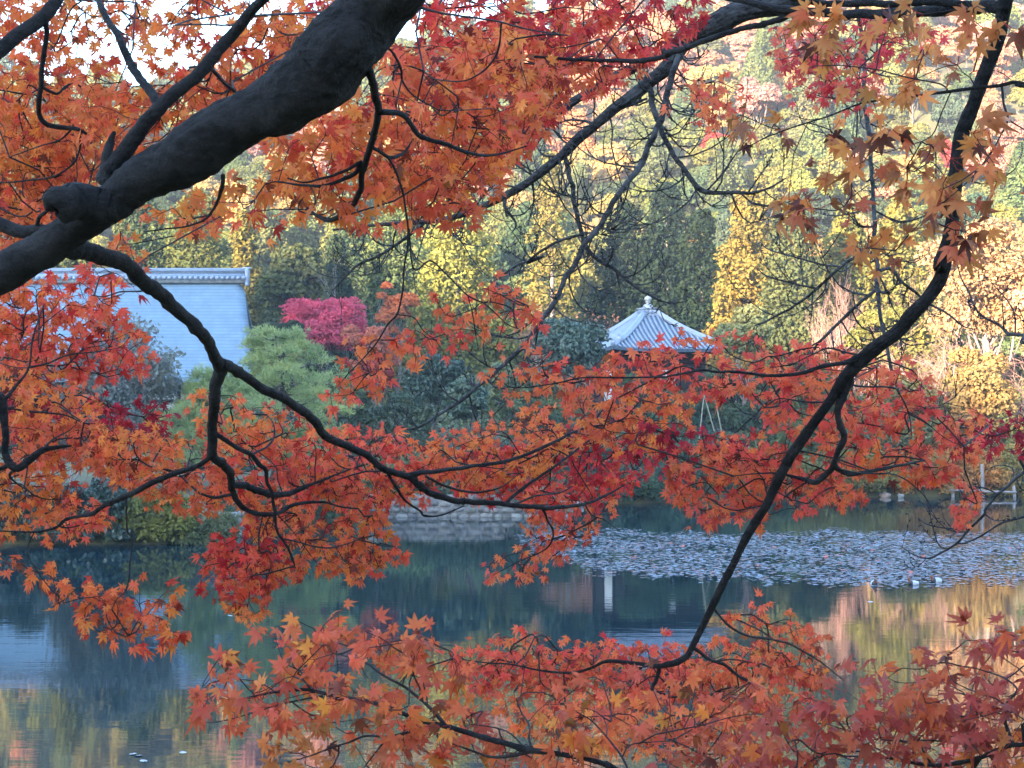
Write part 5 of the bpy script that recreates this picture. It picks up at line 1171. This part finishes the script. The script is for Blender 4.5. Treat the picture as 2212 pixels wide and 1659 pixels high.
def spray(T, pal, cover, size, spread, doff, spec, seed, up=.45, face=.75, per=3.4, dry=.05, depth=None):
    """leaf nodes over a patch, joined to the nearest wood by a branching net of twigs"""
    rg = np.random.default_rng(seed); poly = poly_of(spec); lo, hi = poly.min(0), poly.max(0)
    sk = np.vstack(T.sk); suv = T.proj(sk)
    dm = depth or float(np.median(sk[np.argsort(((suv - poly.mean(0)) ** 2).sum(1))[:20], 1]) + doff)
    px = size / dm * F_PX; area = .5 * abs(np.dot(poly[:, 0], np.roll(poly[:, 1], 1)) - np.dot(poly[:, 1], np.roll(poly[:, 0], 1)))
    nn = max(4, int(area * cover * 2.3 / (.36 * px * px) / per))
    # nodes with a little spacing
    C = rg.uniform(lo, hi, (nn * 14, 2)); C = C[inside(C, poly)]
    cl = .5 + .5 * np.sin(C[:, 0] * .021 + seed) * np.sin(C[:, 1] * .034 + seed * 1.7); C = C[rg.random(len(C)) < .35 + .65 * cl]
    keep, mind = [], px * .28
    for p in C:
        if len(keep) >= nn: break
        if not keep or ((np.array(keep[-400:]) - p) ** 2).sum(1).min() > mind * mind: keep.append(p)
    C = np.array(keep); nn = len(C)
    near_ = np.argmin(((C[:, None] - suv[None]) ** 2).sum(2), 1)
    dep = (np.full(nn, depth) if depth else sk[near_, 1] + doff) + rg.uniform(-1, 1, nn) * spread + .25 * spread * np.sin(C[:, 1] * .05 + seed)
    N = at(C[:, 0], C[:, 1], dep)
    # branching net
    cand = np.unique(near_); ctr = N.mean(0); allc = np.argsort(((sk[:, :3] - ctr) ** 2).sum(1))[:60]; rt = np.unique(np.r_[cand, allc]); idm = np.sqrt(((suv[rt][:, None] - C[None]) ** 2).sum(2)).min(1); rt = rt[idm < 70] if (idm < 70).sum() > 2 else rt[np.argsort(idm)[:4]]; rt = rt[rg.permutation(len(rt))[:90]]
    pts = np.vstack([sk[rt, :3], N]); nr = len(rt); par = np.full(len(pts), -1); plen = np.zeros(len(pts)); done = np.zeros(len(pts), bool); done[:nr] = True
    plen[:nr] = 0; best = np.full(len(pts), 1e9); bp = np.zeros(len(pts), int)
    def relax(i):
        d = np.linalg.norm(pts[nr:] - pts[i], axis=1); c = d * (1 + .35 * (i < nr)) + .38 * plen[i]
        k = np.where(~done[nr:] & (c < best[nr:]))[0] + nr; best[k] = c[k - nr]; bp[k] = i
    for i in range(nr): relax(i)
    order = []
    for _ in range(nn):
        c = np.where(done, 1e9, best); i = int(np.argmin(c)); done[i] = True; par[i] = bp[i]; plen[i] = plen[bp[i]] + np.linalg.norm(pts[i] - pts[bp[i]]); order.append(i); relax(i)
    desc = np.ones(len(pts))
    for i in order[::-1]: desc[par[i]] += desc[i]
    rad = .00088 * desc ** .42 * (dm / 5.5) ** .5; tw = MB(); tdir = np.zeros_like(pts)
    for i in order:
        p, q = pts[par[i]], pts[i]; L = np.linalg.norm(q - p); d_ = (q - p) / (L + 1e-9); prev = tdir[par[i]] if par[i] >= nr else d_
        mid = p + (q - p) * .5 + (prev - d_) * L * .16 + rg.normal(size=3) * L * .05; tdir[i] = unit(q - mid)
        rad_cap = .0026 * dm / 5.5; r1 = min(rad[i], rad_cap); r0 = max(r1, min(rad[par[i]] if par[i] >= nr else r1 * 1.3, r1 * 1.6, rad_cap))
        tw.tube([p, p + (mid - p) * .55 + (prev - d_) * L * .04, mid, q], [r0, r0 * .92, (r0 + r1) / 2, r1], 4, cap=False)
    # leaves
    cnt = rg.poisson(per - 1, nn) + 1; idx = np.repeat(np.arange(nn), cnt); n = len(idx)
    out = tdir[nr + idx] * .7 + rg.normal(size=(n, 3)) * .8 + np.array([0, 0, -.25]); out = unit(out)
    st = size * rg.uniform(.35, 1.0, n)[:, None]; base = N[idx] + out * st
    toc = unit(CAM - base); nor = unit(np.array([0, 0, 1.0]) * up + toc * face + rg.normal(size=(n, 3)) * .42)
    tip = unit(out * .6 + np.array([0, 0, -.55]) + rg.normal(size=(n, 3)) * .35); tip = unit(tip - nor * (tip * nor).sum(1)[:, None]); sx = np.cross(tip, nor)
    s_ = size * rg.uniform(.72, 1.18, n); k = np.where(rg.random(n) < dry, rg.integers(NT - 2, NT, n), rg.integers(0, NT - 2, n))
    T_ = LV[k] * s_[:, None, None]
    V = base[:, None] + T_[..., :1] * sx[:, None] + T_[..., 1:2] * tip[:, None] + T_[..., 2:] * nor[:, None]; nv = V.shape[1]
    F = (LF[None] + (np.arange(n) * nv)[:, None, None]).reshape(-1, 3)
    pa = PAL[pal]; cols = np.array([c for c, _ in pa]); wt = np.array([w_ for _, w_ in pa])
    ci = rg.choice(len(pa), n, p=wt / wt.sum())
    # neighbouring leaves share a tone
    tone = np.sin(base[:, 0] * 9 + seed) + np.sin(base[:, 2] * 11 + seed * 2); ci = np.where((tone > .9) & (rg.random(n) < .5), 1 % len(pa), np.where((tone < -.9) & (rg.random(n) < .5), 2 % len(pa), ci))
    c = cols[ci] * rg.uniform(.8, 1.15, (n, 1)) * (1 + rg.normal(size=(n, 3)) * .05); c = np.where((k >= NT - 2)[:, None], c * .38 + np.array([.03, .012, .008]), c)
    c = np.repeat(c, nv, 0).reshape(n, nv, 3); tipf = np.clip(np.hypot(LV[0][:, 0], LV[0][:, 1] - .06) / .6, 0, 1)[None, :, None]
    c = np.clip(c * (1.05 - .18 * tipf * rg.random((n, 1, 1)) * 2), 0, .9).reshape(-1, 3)
    c = c.reshape(n, nv, 3); rib = 9 + np.arange(7) * 6 + 5; c[:, rib] *= np.array([1.10, 1.18, 1.1]); c[:, 0] *= np.array([1.0, .8, .8])
    brn = rg.random((n, 7)) < .14
    for q in range(7): c[:, 9 + q * 6 + 2] *= np.where(brn[:, q:q + 1], .38, 1.0)
    c = np.clip(c, 0, .9).reshape(-1, 3)
    # stalks
    e = base + T_[:, 0, :1] * sx + T_[:, 0, 1:2] * tip; side = unit(np.cross(e - N[idx], toc)) * .0007 * (dm / 5) ** .5
    m_ = (N[idx] + e) / 2 + np.array([0, 0, -.12]) * st
    PV = np.stack([N[idx] - side, N[idx] + side, m_ + side, m_ - side, e + side, e - side], 1).reshape(-1, 3)
    PF = (np.array([[0, 1, 2, 3], [3, 2, 4, 5]])[None] + (np.arange(n) * 6)[:, None, None]).reshape(-1, 4) + len(V.reshape(-1, 3))
    VV = np.vstack([V.reshape(-1, 3), PV]) - T.base; cc = np.vstack([c, np.tile((.30, .03, .02), (len(PV), 1))])
    o = obj('leaf_spray', mesh_data('leaf_spray', VV, [F, PF], M_LEAF, False, col=cc), T.root)
    if tw.n: obj('twigs', mesh_data('twigs', np.concatenate(tw.V) - T.base, [np.concatenate(f) for f in tw.F.values()], M_TWIG, True), o)
    NLEAF[0] += n
SPR = [  # tree, palette, cover, leaf size, depth spread, depth offset, patch
 # canopy behind the big limb
 (T1, 'amber', 1.5, .066, .5, 1.2, '180,150 340,190 520,70 640,10 720,-30 860,-30 760,80 640,190 480,290 300,390 230,330 170,250'),
 (T6, 'amber', 1.5, .066, .6, .6, '-40,140 90,170 190,200 240,330 200,400 120,480 -40,500'),
 (T6, 'orange', 1.1, .064, .4, .9, '-40,250 180,280 230,400 110,500 60,540 -40,540'),
 (T1, 'amber', .62, .066, .5, 1.0, '330,-30 640,-30 520,90 400,170 330,120'),
 (T6, 'amber', .75, .066, .5, .6, '-40,-40 120,-40 340,-30 330,120 180,170 80,160 -40,110'),
 (T1, 'red', .8, .064, .4, 1.9, '560,60 680,-10 760,10 740,110 640,200 580,190'),
 # right of the limb
 (T1, 'orange', 1.7, .068, .6, .3, '700,230 820,150 900,90 1150,70 1200,150 1130,300 1060,380 950,430 850,420 760,330'),
 (T1, 'amber', 1.6, .072, .35, -.1, '420,440 560,350 690,240 770,300 830,400 780,470 700,480 600,440 500,430'),
 (T1, 'redorange', 1.2, .066, .6, 1.0, '830,160 940,60 1180,60 1240,140 1150,290 1090,370 960,430 860,300'),
 (T1, 'red', 1.0, .064, .5, .8, '900,0 1010,-40 1330,-40 1320,40 1200,130 1080,110 930,110'),
 (T2, 'red', .75, .060, .5, .3, '1180,-30 1540,-30 1520,50 1430,100 1290,130 1180,150'),
 (T2, 'coral', .7, .056, .4, .5, '1110,200 1240,110 1420,110 1350,190 1210,230 1150,300 1080,340'),
 (T1, 'orange', .75, .064, .4, .5, '830,390 980,370 1100,340 1060,430 990,480 860,480 780,470'),
 (T1, 'orange', .75, .064, .4, 1.4, '270,480 420,420 520,440 460,500 330,520 300,570 220,560'),
 (T1, 'redorange', .6, .062, .3, .3, '170,570 230,560 300,580 290,660 200,720 160,660'),
 (T1, 'orange', .5, .062, .3, .1, '490,440 640,470 590,500 510,470'),
 # left edge
 (T6, 'redorange', 1.9, .066, .4, .3, '-40,610 110,610 240,650 310,740 320,790 260,810 150,810 60,830 -40,800'),
 (T6, 'orange', 1.5, .066, .35, -.1, '-40,780 80,790 150,820 230,840 200,880 100,890 -40,890'),
 (T6, 'crimson', 1.7, .062, .4, .5, '-40,850 100,860 200,870 360,870 370,920 260,950 150,930 -40,930'),
 (T6, 'orange', 1.8, .066, .4, .1, '-40,900 160,910 250,920 260,1000 160,1010 150,1080 170,1130 60,1150 -40,1140'),
 (T1, 'orange', 1.8, .066, .4, .2, '200,920 330,930 440,960 500,1010 490,1080 400,1110 330,1080 250,1030 190,980'),
 (T1, 'redorange', 1.8, .066, .45, .3, '440,960 560,950 640,990 760,1010 830,1060 820,1130 650,1120 500,1080 480,1010'),
 (T1, 'orange', .9, .064, .35, .2, '410,840 460,830 560,860 700,930 620,970 520,960 440,940'),
 (T1, 'orange', 1.6, .064, .4, .1, '530,1090 700,1110 830,1110 830,1180 810,1230 700,1250 640,1240 590,1210'),
 (T1, 'red', 1.9, .062, .3, 0, '460,1160 560,1130 620,1190 600,1250 540,1300 480,1290 430,1250'),
 (T1, 'orange', 1.2, .060, .25, 0, '520,1230 640,1220 590,1270 545,1345 500,1300'),
 (T1, 'redorange', .5, .060, .25, .1, '770,1160 870,1180 890,1215 800,1240'),
 (T1, 'redorange', 1.0, .062, .3, -.1, '150,1060 210,1080 260,1110 190,1150 90,1170'),
 (T1, 'amber', 1.2, .072, .22, 0, '0,1185 60,1200 130,1225 180,1262 215,1280 230,1320 150,1330 120,1300 70,1250 0,1230'),
 (T1, 'amber', 1.5, .073, .25, 0, '190,1270 260,1260 340,1255 375,1290 400,1345 360,1385 300,1370 220,1385 170,1345'),
 # centre
 (T1, 'redorange', 1.7, .064, .45, .2, '630,950 720,920 820,930 900,960 950,1010 930,1070 820,1080 700,1060 640,1000'),
 (T1, 'orange', 1.5, .064, .4, .1, '900,960 1000,940 1060,900 1180,880 1260,880 1300,930 1180,1000 1050,1050 930,1040'),
 (T1, 'red', 1.5, .060, .4, .5, '1000,980 1160,940 1330,900 1410,940 1380,1040 1290,1090 1120,1080 990,1060'),
 (T1, 'coral', .9, .062, .35, .1, '1130,1060 1330,1050 1320,1130 1240,1170 1200,1210 1180,1240 1060,1245 1060,1215 1150,1150'),
 (T1, 'coral', .75, .060, .25, 0, '1030,600 1120,640 1170,700 1150,770 1060,765 1030,720 950,700 945,660 1000,640'),
 (T1, 'coral', .8, .060, .25, 0, '790,720 860,690 905,760 850,820 780,880 705,850 740,790'),
 (T1, 'coral', .6, .060, .25, 0, '860,680 950,690 1000,740 960,770 880,740'),
 # right of centre, on the slender maple
 (T2, 'coral', 1.1, .062, .3, 0, '1280,790 1310,750 1440,740 1520,800 1640,770 1660,820 1560,850 1420,830 1300,830'),
 (T2, 'coral', .8, .060, .25, 0, '1030,800 1110,790 1190,750 1300,800 1240,850 1120,850'),
 (T2, 'coral', .9, .060, .25, 0, '1430,720 1600,730 1760,750 1880,740 1850,790 1700,790 1520,780'),
 (T2, 'orange', 1.5, .062, .4, .6, '1220,860 1340,810 1470,850 1490,910 1400,960 1280,960'),
 (T2, 'coral', 1.1, .062, .35, .1, '1640,800 1760,790 1930,780 2000,810 2030,880 1960,940 1800,930 1680,900 1630,860'),
 (T2, 'redorange', 1.6, .062, .4, .2, '1540,950 1700,920 1860,940 2080,940 2110,990 2010,1030 1840,1020 1700,1060 1560,1040'),
 (T2, 'coral', 1.4, .062, .4, .2, '1430,990 1560,960 1720,1000 1700,1080 1600,1110 1520,1130 1450,1060'),
 (T2, 'crimson', .9, .058, .35, .5, '1380,930 1480,910 1600,950 1560,1000 1440,1010 1360,980'),
 (T2, 'coral', .55, .060, .3, .2, '1700,1040 1860,1030 1870,1080 1790,1110 1640,1120'),
 (T2, 'coral', .8, .058, .3, .2, '2050,1020 2100,1040 2120,1090 2080,1110 2040,1060'),
 (T2, 'crimson', 1.3, .056, .4, .8, '2040,910 2120,900 2250,890 2250,960 2120,980 2060,970'),
 (T2, 'coral', .9, .060, .3, .1, '1950,870 2120,880 2110,940 2000,940'),
 # bottom: far layer over the water
 (T2, 'coral', 1.9, .060, .35, .1, '960,1420 1110,1365 1270,1390 1460,1390 1500,1440 1480,1500 1330,1520 1150,1500 1000,1480'),
 (T2, 'coral', 1.6, .060, .35, .1, '1470,1400 1560,1390 1660,1400 1740,1450 1790,1490 1700,1540 1560,1540 1470,1490'),
 (T2, 'orange', .9, .060, .3, .1, '1590,1340 1640,1310 1720,1330 1790,1400 1820,1470 1740,1470 1650,1410'),
 (T2, 'orange', 1.2, .062, .35, -.6, '1030,1480 1250,1510 1480,1510 1560,1580 1400,1620 1200,1590 1060,1540'),
 # bottom: near layer
 (T3, 'nearorange', 1.4, .060, .22, 0, '420,1450 470,1420 570,1430 590,1350 740,1330 880,1370 990,1400 1000,1480 920,1530 780,1520 600,1530 430,1520'),
 (T3, 'nearorange', .8, .060, .2, .1, '440,1500 600,1520 780,1530 950,1540 900,1600 760,1600 640,1570 500,1560'),
 (T3, 'brown', .55, .062, .2, .05, '500,1610 640,1560 760,1590 900,1570 960,1659 760,1690 520,1680'),
 (T3, 'nearorange', 1.0, .062, .25, .05, '880,1560 1060,1520 1250,1560 1330,1640 1300,1700 1000,1690'),
 (T3, 'nearorange', .8, .058, .25, .1, '1150,1500 1350,1460 1560,1470 1720,1480 1760,1560 1600,1620 1380,1600 1200,1550'),
 (T3, 'near', 1.5, .062, .25, 0, '1500,1580 1700,1520 1850,1480 1960,1500 2010,1580 1940,1659 1760,1710 1500,1700 1400,1650'),
 (T3, 'near', 1.6, .062, .22, 0, '1890,1440 1990,1420 2100,1370 2240,1360 2240,1560 2120,1580 1990,1540 1900,1500'),
 (T3, 'near', 1.2, .062, .2, 0, '1980,1540 2240,1540 2240,1700 1880,1700 1930,1600'),
 # upper right: far small leaves, then the near bough
 (T5, 'rose', .85, .075, .5, -1.8, 'C640,150 1300,110 1740,170 1560,320 1320,430 1280,640 900,640 680,480'),
 (T5, 'coral', .75, .075, .4, -2.0, 'C-20,560 180,420 500,540 430,700 280,770 20,690'),
 (T2, 'coral', .6, .062, .4, .2, 'B1200,230 1560,190 1900,300 1780,560 1560,480 1300,520'),
 (T4, 'brown', .5, .060, .2, .05, 'C800,100 1150,130 1700,200 1830,410 1500,560 1150,560 820,420'),
 (T4, 'brown', .62, .060, .2, .05, 'C1090,740 1500,720 1900,800 1880,1120 1560,1240 1130,1100 740,1140 800,900'),
 (T4, 'brown', .4, .060, .2, 0, 'C1900,580 2230,600 2230,1230 2050,1130 1880,900'),
 (T4, 'brown', .5, .060, .2, .1, 'C1340,1180 1900,1180 2090,1450 1920,1570 1650,1460 1400,1350'),
 (T4, 'brown', .45, .056, .15, .1, 'C420,620 780,560 780,700 680,860 420,800'),
 (T4, 'brown', .8, .058, .15, .2, 'C1220,1420 1430,1390 1430,1660 1230,1660'),
 (T4, 'brown', .4, .058, .2, .1, 'C740,1150 1330,1080 1180,1290 780,1360'),
 (T4, 'brown', .4, .060, .2, 0, 'C1350,-20 2060,-20 2230,320 2100,260 1850,160 1400,130'),
]
for i, (T, pal, cv, sz, sp, off, poly) in enumerate(SPR):
    bottom = T is T3 and pal == 'near'
    spray(T, pal, cv * (1.3 if T is T4 or i < 5 else 1.0 if i < 12 else .74 if cv > 1.15 and T is not T3 else .92), sz * ((.98 if i < 16 else .80) if T is not T3 else .74), sp * .85, off + (0 if T in (T3, T4, T5) else sp * .95 + .08), poly, 1000 + i, up=.75 if bottom else .4, face=.5 if bottom else .8, dry=.20 if T is T4 else .05)
print('leaves', NLEAF[0])

# ------------------------------------------------------------------ autumn haze over the valley
m = bpy.data.materials.new('haze'); m.use_nodes = True; n = m.node_tree.nodes; l = m.node_tree.links
for q in list(n):
    if q.type != 'OUTPUT_MATERIAL': n.remove(q)
pv = n.new('ShaderNodeVolumePrincipled'); pv.inputs['Color'].default_value = (.90, .92, .97, 1); pv.inputs['Density'].default_value = HAZE
pv.inputs['Anisotropy'].default_value = .2
l.new(pv.outputs[0], [q for q in n if q.type == 'OUTPUT_MATERIAL'][0].inputs['Volume'])
mb = MB(); mb.box((-130, -20, 94), (880, 690, 97)); o = mb.build('haze', m); tag(o, kind='stuff')
